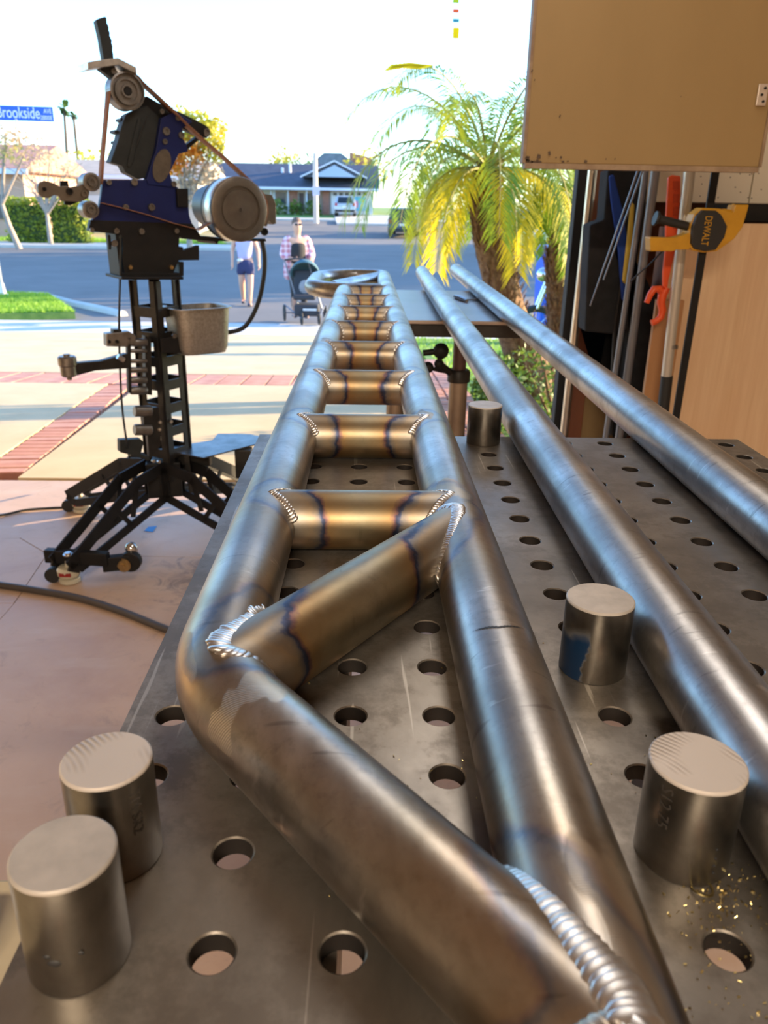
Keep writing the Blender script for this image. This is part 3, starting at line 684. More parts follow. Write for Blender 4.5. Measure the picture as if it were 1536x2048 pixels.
PR('shroud_seam', [(690,625),(697,628),(600,905),(592,902)], BLACKM, .033, .004)
PR('shroud_edge', [(640,640),(660,640),(610,900),(590,930),(575,920),(600,800)], GREYDK, .036, .006)
for x, y in ((550,652),(515,722),(520,785)): PR('tab', [(x-12,y-16),(x+20,y-6),(x+16,y+12),(x-16,y+2)], GREYDK, .01, .05)
PR('upright_plate', [(775,640),(860,600),(960,660),(900,700),(905,760),(925,800),(935,835),(880,850),(858,895),(826,960),(840,1010),(868,1050),(700,1030),(690,1000),(720,900),(745,830)], NAVY, .05, .03)
PR('body_plate', [(430,1003),(690,1003),(850,1030),(885,1060),(935,1060),(938,1170),(942,1215),(968,1290),(1020,1352),(905,1352),(885,1340),(878,1420),(1000,1420),(1000,1475),(880,1480),(845,1560),(560,1560),(545,1460),(552,1400),(545,1345),(515,1325),(345,1305),(350,1290),(370,1240),(400,1200),(420,1100)], NAVY, .045, .018)
PR('lower_plate', [(360,1240),(960,1262),(1020,1352),(1010,1360),(905,1352),(885,1340),(878,1395),(905,1400),(905,1420),(1000,1390),(1000,1478),(880,1480),(845,1560),(560,1560),(545,1460),(552,1400),(545,1345),(515,1325),(345,1305)], BLACK, .0455, .026)
PR('spacer_block', [(870,1055),(935,1055),(938,1165),(875,1165)], BLACK, .06, .05)
ov = []
for k in range(28):
    a = 2*pi*k/28; u, w = 52*cos(a), 100*sin(a); ov.append((780+u*cos(.2)-w*sin(.2)*-1*-1, 920+u*sin(.2)+w*cos(.2)))
PR('oval_badge', ov, mk('badge_bronze', (.15,.12,.09), .5, .4, (.11,.09,.07), 60), .054, .003, bev=.0006)
def bolt(x, y, r, d=.05, par=None, mat=GREYMT, f=c1):
    c = f(x, y, d); rr_ = (f(x+r, y, d)-f(x-r, y, d)).length/2
    MB().lathe(c, GN, [(0,.001),(rr_*.5,.001),(rr_*.55,.006),(rr_*.95,.006),(rr_,.004),(rr_,-.004)], 12).build('bolt', mat, par or gd, ang=30)
for x, y, r in ((803,717,22),(795,778,15),(893,740,18),(778,600,13),(872,640,14),(465,1018,16),(615,1018,20),(848,1028,16),(565,1165,17),(717,1165,20),(510,1305,16),(658,1308,17),(865,1305,14),(365,1300,14)): bolt(x, y, r)
bolt(1043, 722, 20, .024); bolt(494, 362, 16, .06)
bolt(592, 1520, 12, mat=BRASS); bolt(835, 1520, 12, mat=BRASS)
PR('contact_arm', [(45,1045),(55,1020),(90,1008),(135,1020),(175,1042),(215,1040),(240,1048),(320,1030),(345,1045),(352,1080),(345,1110),(300,1135),(280,1132),(180,1128),(172,1100),(145,1092),(110,1112),(70,1105),(48,1080)], WHEEL, .075, .014)
PR('contact_arm_rear', [(180,1010),(225,1008),(228,1040),(300,1130),(235,1155),(205,1150),(205,1130),(180,1120)], BLACK, .055, .012)
bolt(84, 1058, 12, .077, mat=BLACK); bolt(234, 1072, 20, .078, mat=BLACK); bolt(320, 1086, 20, .078, mat=WHEEL)
prof = [(0,-.004),(.25,-.004),(.28,.004),(.45,.004),(.5,-.006),(.72,-.006),(.76,0),(1,-.001)]
w1, _, _ = WH('idler_wheel', 366, 1016, 54, .085, .05, GREYMT, prof); w2, _, _ = WH('idler_wheel', 360, 1180, 51, .085, .05, GREYMT, prof)
dw, dwc, dwr = WH('drive_wheel', 1240, 1180, 168, .10, .075, WHEEL, [(0,-.002),(.05,-.002),(.06,.002),(.10,.001),(.62,.001),(.64,-.003),(.70,-.003),(.72,.002),(.97,.002),(1,0)])
MB().lathe(dwc, GN, [(dwr,-.002),(dwr*1.012,-.004),(dwr*1.012,-.055),(dwr,-.057)], 60).build('wheel_tyre', LIGHTMT, dw)
MB().lathe(dwc - GN*.08, GN, [(0,0),(dwr*.98,0),(dwr*.98,-.012),(dwr*.9,-.014),(0,-.014)], 48).build('wheel_guard', BLACK, gd)
mc = c1(1200, 1165, -.02)
MB().lathe(mc, GN, [(0,.0),(.062,0),(.072,-.01),(.072,-.19),(.062,-.205),(0,-.205)], 32).build('motor', BLACKM, gd)
PR('motor_shroud_side', [(1385,1085),(1430,1092),(1452,1140),(1455,1262),(1435,1268),(1412,1240),(1400,1280),(1380,1270)], WHEEL, .03, .05)
PR('motor_platform', [(960,1335),(1080,1340),(1130,1352),(1392,1350),(1398,1368),(1115,1366),(1108,1385),(1090,1368),(1000,1362)], BLACK, .03, .16)
bolt(1385, 1310, 20, .06, mat=BLACK)
# belt
def strip(pts, name='abrasive_belt', dd=.073, w=.046, th=.0011, par=None):
    P_ = [c1(x, y, dd) for x, y in pts]; m = MB(); n = len(P_)
    vs = P_ + [p - GN*w for p in P_]; fs = [(k, k+1, n+k+1, n+k) for k in range(n-1)]; m.add(vs, fs)
    o = m.build(name, BELT, par or gd, smooth=True, keep=True); s = o.modifiers.new('solid', 'SOLIDIFY'); s.thickness = th; s.offset = 0; return o
loop = []
for k in range(9): a = radians(186+k*16); loop.append((578+105*cos(a), 478+112*sin(a)))
loop += [(672,425),(760,505),(850,590),(940,680),(1040,770),(1150,862),(1300,1000)]
for k in range(12): a = radians(-52+k*19); loop.append((1240+170*cos(a), 1180+178*sin(a)))
loop += [(1010,1300),(970,1290),(860,1262),(700,1210),(560,1172),(430,1140)]
strip(loop)
strip([(478,440),(470,560),(455,720),(442,860),(432,1000),(428,1030)])
# U bracket and mast
PR('u_bracket', [(405,65),(425,65),(445,285),(752,285),(752,225),(775,225),(775,303),(440,303),(432,303)], BLACK, .05, .10, c2)
PR('side_knob_plate', [(365,80),(380,80),(385,130),(385,160),(372,160),(368,120)], BLACK, .05, .02, c2); bolt(400, 125, 18, .05, f=c2)
MB().prism([c2(440,305,.09), c2(775,305,.09), c2(775,322,.09), c2(440,322,.09)], -GN*.16).build('mast_cap', BLACK, gd, smooth=False, bevel=.003)
mast = []
tp, btm = c2(615, 322), c2(705, 1420); zt, zb = tp.z, .24
ax0, ax1 = V((btm.x, btm.y, zb)), V((tp.x, tp.y, zt))
ax = lambda z: ax0.lerp(ax1, (z-zb)/(zt-zb))
e1 = (Matrix.Rotation(radians(45), 3, 'Z') @ base_n); e2 = (Matrix.Rotation(radians(-45), 3, 'Z') @ base_n)
for face in ((e1, e2), (e2, e1), (-e1, e2), (-e2, e1)):
    f_, s_ = face; hw = .056; m = MB()
    for s in (-1, 1):
        a_, b2 = ax(zb) + f_*hw + s_*s*(hw-.011), ax(zt) + f_*hw*.95 + s_*s*(hw-.011); m.bar(a_, b2, .030, .005, f_) if False else m.bar(a_, b2, .005, .034, s_)
    z = zb+.01
    while z < zt-.02:
        p = ax(z) + f_*hw; m.bar(p - s_*hw*.96, p + s_*hw*.96, .034, .004, f_); z += .082
    m.build('mast_panel', BLACKM, gd, smooth=False)
# tool holders on the mast
def hz(x0, x1, y, r, mat=GREYMT, d=.07): 
    a_, b2 = c2(x0, y, d), c2(x1, y, d); rr_ = (c2(x0, y-r, d)-c2(x0, y+r, d)).length/2
    MB().lathe(a_, (b2-a_).normalized(), [(0,0),(rr_*.85,0),(rr_,.003),(rr_,(b2-a_).length-.003),(rr_*.85,(b2-a_).length),(0,(b2-a_).length)], 20).build('tool_roller', mat, gd)
PR('holder_rail', [(470,632),(490,632),(495,940),(478,930)], BLACKM, .085, .02, c2); PR('holder_plate', [(565,625),(600,640),(605,945),(572,940)], BLACKM, .06, .03, c2)
for y, r in ((660,22),(705,11),(760,12),(808,16),(862,19),(918,23)): hz(486, 575, y, r)
for y, r in ((1030,30),(1130,30)): hz(508, 600, y, r)
PR('holder_plate', [(555,1010),(640,1010),(655,1215),(590,1290),(578,1150),(560,1100)], BLACKM, .075, .02, c2)
PR('clamp_block', [(358,612),(480,600),(520,625),(518,665),(470,685),(360,682)], GREYMT, .085, .035, c2, .003); PR('clamp_block', [(395,590),(440,590),(442,612),(395,612)], BLACKM, .08, .03, c2)
bolt(372, 655, 9, .087, f=c2, mat=BLACK); bolt(415, 655, 9, .087, f=c2, mat=BLACK)
a_, b2 = c2(165, 812, .10), c2(470, 745, .07)
PR('tool_arm', [(165,780),(180,772),(330,760),(470,720),(485,740),(480,800),(440,802),(300,812),(175,845)], BLACKM, .09, .03, c2, .003)
c = c2(155, 822, .10); MB().lathe(c + V((0,0,.052)), (0,0,-1), [(0,-.006),(.010,-.006),(.010,0),(.024,0),(.028,.004),(.028,.028),(.024,.032),(.024,.06),(.020,.064),(.008,.064),(.008,.075),(0,.075)], 18).build('arm_pivot', GREYMT, gd, ang=30)
MB().cyl(c2(418,735,.1), c2(452,755,.1), .009, 12).build('lever', LIGHTMT, gd)
PR('lower_bracket', [(430,1185),(545,1180),(560,1200),(545,1262),(590,1275),(590,1300),(520,1275),(432,1252)], GREYDK, .085, .03, c2, .003)
for x, y in ((645,1088),(642,1128),(705,1085),(610,1298),(640,1302)): bolt(x, y, 9, .075, f=c2, mat=LIGHTMT)
# dust pan bracket
PR('pan_bracket', [(650,640),(765,630),(765,718),(655,715)], BLACK, .09, .03, c2)
bolt(722, 625, 12, .09, f=c2)
# shelf
sz = .335
sp = [atZ(316, 898, sz), atZ(407, 915, sz), atZ(545, 879, sz), atZ(500, 868, sz), atZ(436, 867, sz), atZ(425, 880, sz)]
MB().prism(sp, (0,0,-.005)).build('shelf_plate', mk('shelf_steel', (.07,.07,.07), .36, .9, (.26,.26,.26), 12, rv=.1), gd, smooth=False)
s1, s2 = sp[0].lerp(sp[1], .5), sp[2].lerp(sp[1], .5)
MB().bar(ax(.30), (s1+s2)/2 + V((0,0,-.035)), .03, .04).box((s2.x+.01, s2.y+.03, sz-.065), (.06, .05, .11)).bar(V((s1.x+.02, s1.y, sz-.01)), V((s1.x+.03, s1.y, sz-.15)), .006, .02).build('shelf_bracket', BLACKM, gd, smooth=False, bevel=.003)
# hub and legs
MB().box((G0.x, G0.y, .235), (.12, .12, .13), Matrix.Rotation(radians(14), 3, 'Z')).build('hub', BLACK, gd, smooth=False, bevel=.004)
d1 = V((-.235, -.405, 0)); d2 = V((-.410, .235, 0))
def truss(o, dvec, L, mat):
    u = dvec.normalized(); A = o + u*.04 + V((0,0,.285)); A2 = o + u*.04 + V((0,0,.17)); K = o + u*.17 + V((0,0,.265)); B = o + u*L + V((0,0,.075)); B2 = o + u*(L-.04) + V((0,0,.052))
    m = MB()
    sd = u.cross(V((0,0,1)))
    for a, b, w in ((A, K, .040), (K, B, .042), (A2, B2, .030), (A, A2, .04), (K, K.lerp(B2, .12) + V((0,0,-.09)), .018), (B, B2, .03)): m.bar(a, b, .007, w, sd) if False else m.bar(a, b, w, .007, sd.cross((b-a).normalized()) if False else sd)
    m.bar(K.lerp(B, .33), A2.lerp(B2, .42), .016, .007, sd)
    return m.build('leg_plate', mat, gd, smooth=False)
for dv_ in (d1, d2, -d1, -d2):
    sd = dv_.normalized().cross(V((0,0,1)))
    for s in (-1, 1): truss(G0 + sd*s*.040, dv_, dv_.length+.02, BLACK)
def caster(p):
    c = MB().lathe((p.x, p.y, .0), (0,0,1), [(0,.001),(.030,.001),(.034,.004),(.034,.016),(.022,.02),(0,.02)], 24).build('leveling_pad', CASTER, gd)
    MB().lathe((p.x, p.y, .0), (0,0,1), [(0,.02),(.030,.022),(.036,.03),(.037,.048),(.030,.056),(.010,.058),(.008,.075),(0,.075)], 24).build('caster_housing', CASTER, gd)
    MB().cyl((p.x-.052, p.y-.012, .026), (p.x-.052, p.y+.012, .026), .025, 20).build('caster_wheel', RUBBER, gd)
    MB().prism([(p.x-.018, p.y-.0365, .034), (p.x+.018, p.y-.0365, .034), (p.x+.018, p.y-.0365, .046), (p.x-.018, p.y-.0365, .046)], (0,.006,0)).build('caster_label', REDLAB, gd, smooth=False)
for dv_ in (d1, d2, -d1, -d2): caster(G0 + dv_*.985)
# foot crossbar with the drop hitch
fa, fb = atZ(92, 1110, .085), atZ(205, 1118, .085)
MB().bar(fa, fb + V((.02,0,0)), .03, .045).build('foot_crossbar', BLACK, gd, smooth=False, bevel=.004)
ha, hb_ = atZ(205, 1128, .065), atZ(262, 1122, .065)
MB().bar(ha, hb_, .03, .05).cyl(hb_ + V((0,.015,0)), hb_ + V((0,-.015,0)), .034, 24).build('hitch_arm', BLACK, gd, bevel=.003)
hc = atY(247, 1130, hb_.y-.018); MB().lathe(hc, (0,-1,0), [(0,.016),(.010,.016),(.010,.010),(.018,.010),(.020,.008),(.020,0)], 6).lathe(hc, (0,-1,0), [(0,.004),(.024,.004),(.024,0)], 20).build('hitch_bolt', BRASS, gd, ang=30)
bc = atZ(263, 1097, .10); MB().ball(bc, .022, 16, 10).build('hitch_ball', mk('chrome', (.7,.7,.7), .15, 1), gd)
fc = atZ(136, 1108, .11); MB().lathe(fc, (0,0,1), [(0,.006),(.010,.006),(.010,0),(.016,0),(.016,-.003)], 12).build('bolt', LIGHTMT, gd)
# cables of the grinder
def cable(name, pts, r, mat, par=None, lab=None, cat='cable'):
    P_ = [V(p) for p in pts]; out = []
    for i in range(len(P_)-1):
        p0, p1, p2, p3 = P_[max(i-1, 0)], P_[i], P_[i+1], P_[min(i+2, len(P_)-1)]
        for k in range(10):
            t = k/10; out.append(.5*((2*p1)+(p2-p0)*t+(2*p0-5*p1+4*p2-p3)*t*t+(3*p1-p0-3*p2+p3)*t**3))
    out.append(P_[-1]); o = MB().tube(out, r, 10).build(name, mat, par)
    if lab: tag(o, lab, cat)
    return o
cable('motor_hose', [gp(523, 478, .02), gp(529, 510, .02), gp(528, 550, .02), gp(518, 600, .0), gp(500, 640, -.02), gp(478, 660, -.04), gp(430, 668, -.06)], .0085, RUBBER, gd)
cable('power_cable', [gp(241, 470, .05), gp(240, 560, .06), gp(238, 655, .08), gp(241, 760, .08), gp(246, 830, .08), gp(256, 900, .06), atZ(262, 935, .09)], .0035, RUBBER, gd)
# steel water pan
pn = thing('steel_pan', 'galvanised steel water pan hanging on the grinder mast', 'pan', tuple(gp(415, 650, .10)))
pd = .16; q = gp(405, 617, .13); ex = V((vd.y, -vd.x, 0)); W2 = (gp(470, 620, .13)-gp(352, 620, .13)).length/2; pc = (gp(470, 617, .13)+gp(352, 617, .13))/2 - GN*pd/2
m = MB(); Rg = []
gx = V((-GN.y, GN.x, 0))*-1
if gx.dot(ex) < 0: gx = -gx
for (sc_, z) in ((1.10, 0), (1.10, -.004), (1.0, -.005), (.97, -.05), (.90, -.135), (.82, -.155), (.4, -.158), (.01, -.158)):
    rg = []
    for k in range(32):
        a = 2*pi*k/32; e = 5; cx_, sy_ = cos(a), sin(a); rad_ = (abs(cx_)**e+abs(sy_)**e)**(-1/e); rg.append(pc + gx*cx_*rad_*W2*sc_*.93 + GN*sy_*rad_*pd/2*sc_ + V((0,0,z)))
    Rg.append(rg)
inner = [[pc + (p-pc)*.93 + V((0,0,.0 if i == 0 else .0)) for p in rg] for i, rg in enumerate(Rg[2:6])]
seq = list(reversed(Rg)); seq.append([pc + (p-pc)*.90 for p in Rg[0]]); seq += [[p + V((0,0,.003)) for p in rg] for rg in inner]
m.add([p for rg in seq for p in rg], [(i*32+k, i*32+(k+1) % 32, (i+1)*32+(k+1) % 32, (i+1)*32+k) for i in range(len(seq)-1) for k in range(32)])
m.build('pan_body', PAN, pn, ang=50)
# floor cables, tape
cable('air_hose', [atZ(-90, 1158, .012), atZ(0, 1170, .012), atZ(80, 1182, .012), atZ(160, 1197, .012), atZ(240, 1222, .012), atZ(330, 1258, .012), atZ(420, 1290, .012)], .0115, mk('dark_hose', (.06,.05,.045), .5), None, 'thick dark hose crossing the garage floor at left', 'hose')
cable('thin_cord', [atZ(-80, 1040, .005), atZ(0, 1031, .005), atZ(50, 1020, .005), atZ(100, 1016, .005), atZ(140, 1014, .005), atZ(200, 1008, .005)], .0045, RUBBER, None, 'thin black cord on the floor behind the rear caster', 'cord')
m = MB().prism([atZ(288,1062,.001), atZ(296,1054,.001), atZ(314,1052,.001), atZ(306,1064,.001)], (0,0,.0006))
tag(m.build('tape_scrap', mk('blue_tape', (.02,.25,.70), .6), smooth=False), 'small scrap of blue tape on the floor under the grinder', 'tape')
# aluminium bar and plywood offcut left of the table
by = atZ(20, 1850, .86).y
wt = thing('work_stool', 'wooden topped stool beside the near left side of the table', 'stool', (-.19, by-.1, 0))
MB().box((-.215, by-.09, .815), (.36, .30, .02)).build('seat', mk('raw_plywood', (.50,.42,.28), .7, 0, (.42,.34,.22), 10, (.2,1,1)), wt, smooth=False, bevel=.002)
for dx in (-.14, .14):
    for dy in (-.12, .12): MB().cyl((-.215+dx, by-.09+dy, 0), (-.215+dx*.9, by-.09+dy*.9, .805), .014, 12).build('leg', BLACKM, wt)
m = MB().box((-.13, by-.10, .8251), (.05, .004, .0003), Matrix.Rotation(1.25, 3, 'Z')).box((-.105, by-.085, .8251), (.03, .003, .0003), Matrix.Rotation(.2, 3, 'Z')).box((-.095, by-.10, .8251), (.03, .003, .0003), Matrix.Rotation(1.4, 3, 'Z'))
m.build('marker_lines', INK, wt, smooth=False)
ab = MB().cyl((-.52, by-.004, .8395), (-.075, by+.004, .8395), .0135, 24)
tag(ab.build('aluminium_bar', mk('bright_aluminium', (.80,.81,.83), .4, .25, (.7,.71,.73), 80)), 'bright aluminium round bar lying left of the nearest cylinder', 'metal bar')
# ================================================================ right side of the garage
def Bx(name, p0, p1, depth, mat, par=None, bev=.002, tagv=None):
    """box whose near face spans image corners p0..p1 on the plane y = p0.y (vertical), running back by depth"""
    x0, x1 = sorted((p0.x, p1.x)); z0, z1 = sorted((p0.z, p1.z))
    o = MB().box(((x0+x1)/2, p0.y+depth/2, (z0+z1)/2), (x1-x0, depth, z1-z0)).build(name, mat, par, smooth=False, bevel=bev)
    if tagv: tag(o, *tagv)
    return o
# open wall cabinet
yd = 1.12
cab = thing('wall_cabinet', 'cream boarded wall cabinet at upper right with its tan door open towards us', 'cabinet', (1.2, 1.6, 1.3))
pts = [atY(1068, 0, yd), atY(1050, 329, yd), atY(1522, 329, yd), atY(1534, 190, yd)]
dx0, dz0 = pts[1].x, atY(1280, 330, yd).z; dx1 = atY(1524, 300, yd).x
dt = .034
MB().box(((dx0+dx1)/2, yd+dt/2, dz0+.45), (dx1-dx0, dt-.006, .90)).build('door', TAN, cab, smooth=False, bevel=.002)
MB().box(((dx0+dx1)/2, yd+dt/2-.001, dz0-.006), (dx1-dx0, dt, .012)).box((dx0-.003, yd+dt/2, dz0+.45), (.007, dt, .90)).box((dx1+.003, yd+dt/2, dz0+.45), (.007, dt, .90)).build('door_edge', TANE, cab, smooth=False)
dd_ = cab.children[0]
hp = atY(1524, 190, yd-.001)
hg = MB().box((hp.x, yd-.002, hp.z), (.024, .004, .046)).build('hinge', mk('hinge_pale', (.70,.60,.50), .4, .5), cab, smooth=False, bevel=.002)
for z in (-.014, .0, .014): MB().cyl((hp.x-.002+abs(z)*.4, yd-.003, hp.z+z), (hp.x-.002+abs(z)*.4, yd-.007, hp.z+z), .003, 10).build('screw', BLACK, hg)
for px, py, s in ((1064, 142, .006), (1069, 160, .004), (1362, 193, .0025), (1120, 232, .006), (1212, 318, .004), (1230, 318, .004)):
    q = atY(px, py, yd-.0004); MB().box(q, (s*.5, .0008, s), Matrix.Rotation(.3, 3, 'Y')).build('scuff', mk('scuff', (.12,.08,.05), .8) if 'scuff' not in bpy.data.materials else bpy.data.materials['scuff'], cab, smooth=False)
random.seed(3)
m = MB()
for k in range(26):
    q = atY(1052+random.expovariate(1/22), 326-random.expovariate(1/5), yd-.0005); m.box(q, (random.uniform(.002, .008), .0008, random.uniform(.002, .009)), Matrix.Rotation(random.uniform(-.6, .6), 3, 'Y'))
m.build('corner_wear', bpy.data.materials['scuff'], cab, smooth=False)
yc = 2.04; cz = atY(1400, 405, yc).z; cx = atY(1236, 370, yc).x
for k, (a, b) in enumerate(((1236, 1380), (1380, 1503), (1505, 1680))):
    xa, xb = atY(a, 370, yc).x, atY(b, 370, yc).x
    MB().box(((xa+xb)/2, yc+.012, cz+.42), (xb-xa-.002, .024, .84)).build('board', CREAM, cab, smooth=False, bevel=.0015)
MB().box((cx+.45, yc+.13, cz+.42), (.86, .20, .84)).build('carcass', CREAM, cab, smooth=False)
random.seed(5)
m = MB()
for k in range(14): q = atY(random.uniform(1400, 1530), random.uniform(340, 400), yc-.0006); m.box(q, (.0035, .001, .0035))
m.build('nail_holes', bpy.data.materials['scuff'], cab, smooth=False)
MB().box((atY(1445, 300, 1.37).x, 1.70, atY(1445, 300, 1.37).z+.10), (.03, .72, .02)).build('peg_arm', BROWN, cab, smooth=False)
# veneer base cabinet
yv = 1.66; vz = atY(1440, 446, yv).z; vx = atY(1345, 500, yv).x
bc_ = thing('veneer_cabinet', 'tall light wood veneer panel cabinet under the yellow clamp', 'cabinet', (1.2, 1.7, 0))
MB().box((vx+.32, yv+.01, vz/2), (.64, .02, vz)).build('side_panel', VENEER, bc_, smooth=False, bevel=.002)
MB().box((vx+.345, yv+.18, vz/2-.01), (.56, .30, vz-.02)).build('carcass', BROWN, bc_, smooth=False)
# dark clutter on top
q = atY(1500, 436, yv+.02)
tag(MB().box((q.x+.02, q.y+.12, vz+.03), (.16, .16, .055)).cyl((q.x-.035, q.y+.02, vz+.012), (q.x-.005, q.y+.02, vz+.012), .011, 12).build('toolbox', BLACK, smooth=False, bevel=.004), 'small black box on top of the veneer cabinet at the right edge', 'box')
# orange-brown plywood behind
yb = 1.625
_q = atY(1291, 764, yb); _z = atY(1340, 600, yb).z
Bx('plywood_sheet', V((_q.x, yb, .005)), V((vx+.05, yb, _z)), .018, mk('orange_plywood', (.42,.20,.08), .6, 0, (.52,.27,.12), 8, (1,1,.1)), tagv=('orange brown plywood sheet standing behind the poles', 'plywood')).location.z = 0
o = bpy.data.objects['plywood_sheet']; 
# poles leaning on the wall: label, top px, bottom px, y, r
def pole(name, lab, cat, a, b, ya, yb_, r, mat, ext=True):
    A, B = atY(*a, ya), atY(*b, yb_)
    if ext:
        d = (B-A); B = A + d*((A.z-.01)/(A.z-B.z)); A = A - d*(.25/abs(d.z))
    t = thing(name, lab, cat, (B.x, B.y, 0)); MB().cyl(A, B, r, 20).build('shaft', mat, t); return t, A, B
pole('conduit_pole', 'shiny metal conduit pole standing just inside the dark garage door trim', 'pole', (1186, 335), (1128, 868), 2.10, 2.14, .0165, ALU)
pole('dark_pole', 'thick dark grey pole leaning just left of the orange tool', 'pole', (1312, 335), (1262, 700), 1.70, 1.78, .0140, GREYP)
pole('grey_pole', 'slim grey metal pole left of the thick dark one', 'pole', (1292, 335), (1212, 868), 1.74, 1.82, .0095, GREYP)
wp, A_, B_ = pole('paint_pole', 'pale metal extension pole with a black foam grip', 'pole', (1380, 335), (1333, 750), 1.50, 1.51, .0160, WHITEP)
g0 = atY(1334, 752, 1.51); dr_ = (B_-A_).normalized(); MB().cyl(g0, g0+dr_*.34, .0185, 20).build('grip', RUBBER, wp); MB().cyl(atY(1345, 690, 1.508), atY(1344, 697, 1.508), .0172, 20).build('collar', GREYMT, wp)
for nm, a, b, lab in (('fishing_rod', (1279, 332), (1180, 612), 'long thin dark fishing rod crossing the black bag'), ('fishing_rod', (1288, 332), (1207, 560), 'shorter thin rod tip hanging beside the longer rod')):
    A, B = atY(*a, 1.62), atY(*b, 1.66); A2 = A + (A-B)*.6; t = MB().tube([A2, A, B], [.004, .0038, .0022], 8).build(nm, GREYP); tag(t, lab, 'fishing rod')
# black bag hanging, blue strap, yellow strap
def hang(name, px, y, d, mat, lab, cat, seg=4):
    P_ = [atY(x_, y_, y) for x_, y_ in px]; o = MB().prism(P_, (0, d, 0)).build(name, mat, None, smooth=False, bevel=.006); tag(o, lab, cat); return o
hang('black_bag', [(1216,340),(1208,440),(1180,450),(1174,560),(1170,663),(1225,668),(1272,655),(1290,560),(1322,640),(1290,800),(1246,880),(1262,600),(1290,430),(1300,336)], 1.90, .10, BAG, 'long black fabric bag hanging behind the poles', 'bag')
hang('blue_strap', [(1218,352),(1228,348),(1246,420),(1262,520),(1258,610),(1244,600),(1236,500),(1222,400)], 1.87, .012, BLUEF, 'dark blue fabric strap hanging on the black bag', 'strap')
hang('yellow_strap', [(1262,404),(1270,408),(1266,480),(1252,570),(1245,562),(1254,480)], 1.85, .012, YELLOW, 'narrow yellow strap behind the fishing rods', 'strap')
t = MB().tube([atY(1243, 565, 1.88), atY(1236, 610, 1.88), atY(1230, 650, 1.9), atY(1228, 720, 1.9), atY(1222, 868, 1.93)], [.004,.006,.006,.010,.012], 10).build('umbrella', BLACKM); tag(t, 'closed slim dark rod with a hooked top beneath the yellow strap', 'rod')
cable('hook_wire', [atY(1325, 500, 1.5), atY(1312, 516, 1.5), atY(1296, 532, 1.52), atY(1280, 545, 1.54), atY(1261, 564, 1.56)], .0026, RUBBER, None, 'thin black wire looping left of the orange tool', 'wire')
# orange pick-up tool: bar with hooked jaw
ot = thing('orange_reacher', 'bright orange plastic hooked tool hanging left of the pale pole', 'tool', tuple(atY(1345, 400, 1.52)))
bar = [(1337,355),(1345,350),(1362,352),(1362,390),(1357,440),(1352,500),(1338,560),(1334,590),(1326,585),(1326,545),(1331,500),(1332,440),(1334,400)]
P_ = [atY(x_, y_, 1.53) for x_, y_ in bar]; MB().prism(P_, (0,.012,0)).build('bar', ORANGE, ot, smooth=False, bevel=.004)
for k in range(4): y_ = 362+k*26; MB().prism([atY(1347, y_, 1.527), atY(1359, y_, 1.527), atY(1358, y_+18, 1.527), atY(1346, y_+18, 1.527)], (0,.004,0)).build('rib', mk('orange_dark', (.6,.06,.01), .5) if 'orange_dark' not in bpy.data.materials else bpy.data.materials['orange_dark'], ot, smooth=False)
cur = lambda pts, r: MB().tube([atY(x_, y_, 1.535) for x_, y_ in pts], r, 10)
cur([(1333,575),(1327,590),(1318,578),(1308,578),(1300,590),(1293,606)], [.013,.013,.012,.011,.010,.008]).build('upper_jaw', ORANGE, ot)
cur([(1330,580),(1325,590),(1322,605),(1325,620),(1322,634),(1313,642),(1303,646)], [.014,.014,.013,.012,.011,.010,.010]).build('lower_jaw', ORANGE, ot)
# yellow bar clamp
cl = thing('bar_clamp', 'yellow and black trigger bar clamp hanging on its black bar at right', 'clamp', tuple(atY(1410, 460, 1.30)))
yk = 1.36
c6 = lambda x_, y_, y=yk: atY(1040+x_*.32292, 280+y_*.32292, y)
A, B = c6(1215, 165, yk+.01), c6(968, 1700, yk+.01)
MB().bar(A + (A-B)*.12, B + (B-A)*.4, .022, .008, (0,1,0)).build('clamp_bar', BLACK, cl, smooth=False, bevel=.001)
prsm = lambda name, pts, y, d, mat, bev=.003: MB().prism([c6(a, b, y) for a, b in pts], (0, d, 0)).build(name, mat, cl, smooth=False, bevel=bev)
prsm('clamp_body', [(1080,460),(1130,420),(1240,425),(1320,445),(1335,400),(1420,400),(1410,440),(1380,540),(1330,610),(1270,655),(1220,690),(1140,698),(1070,685),(1045,650),(1050,560),(1065,500)], yk-.022, .05, CLAMPY)
prsm('clamp_cover', [(1095,470),(1130,435),(1215,437),(1250,465),(1285,535),(1270,600),(1215,680),(1150,690),(1085,675),(1062,640),(1068,540)], yk-.034, .016, CLAMPK)
prsm('lower_jaw', [(805,602),(960,605),(1010,590),(1060,570),(1065,660),(1045,680),(980,680),(940,690),(808,690)], yk-.02, .045, CLAMPY)
MB().cyl(c6(845, 487), c6(1060, 540), .0115, 16).lathe(c6(835, 484), (c6(1060,540)-c6(845,487)).normalized(), [(0,0),(.019,0),(.020,.006),(.013,.012),(0,.012)], 18).build('clamp_handle', CLAMPK, cl)
prsm('trigger', [(1290,440),(1320,445),(1332,395),(1324,395),(1310,432),(1262,425),(1262,432)], yk-.01, .012, CLAMPY, .001)
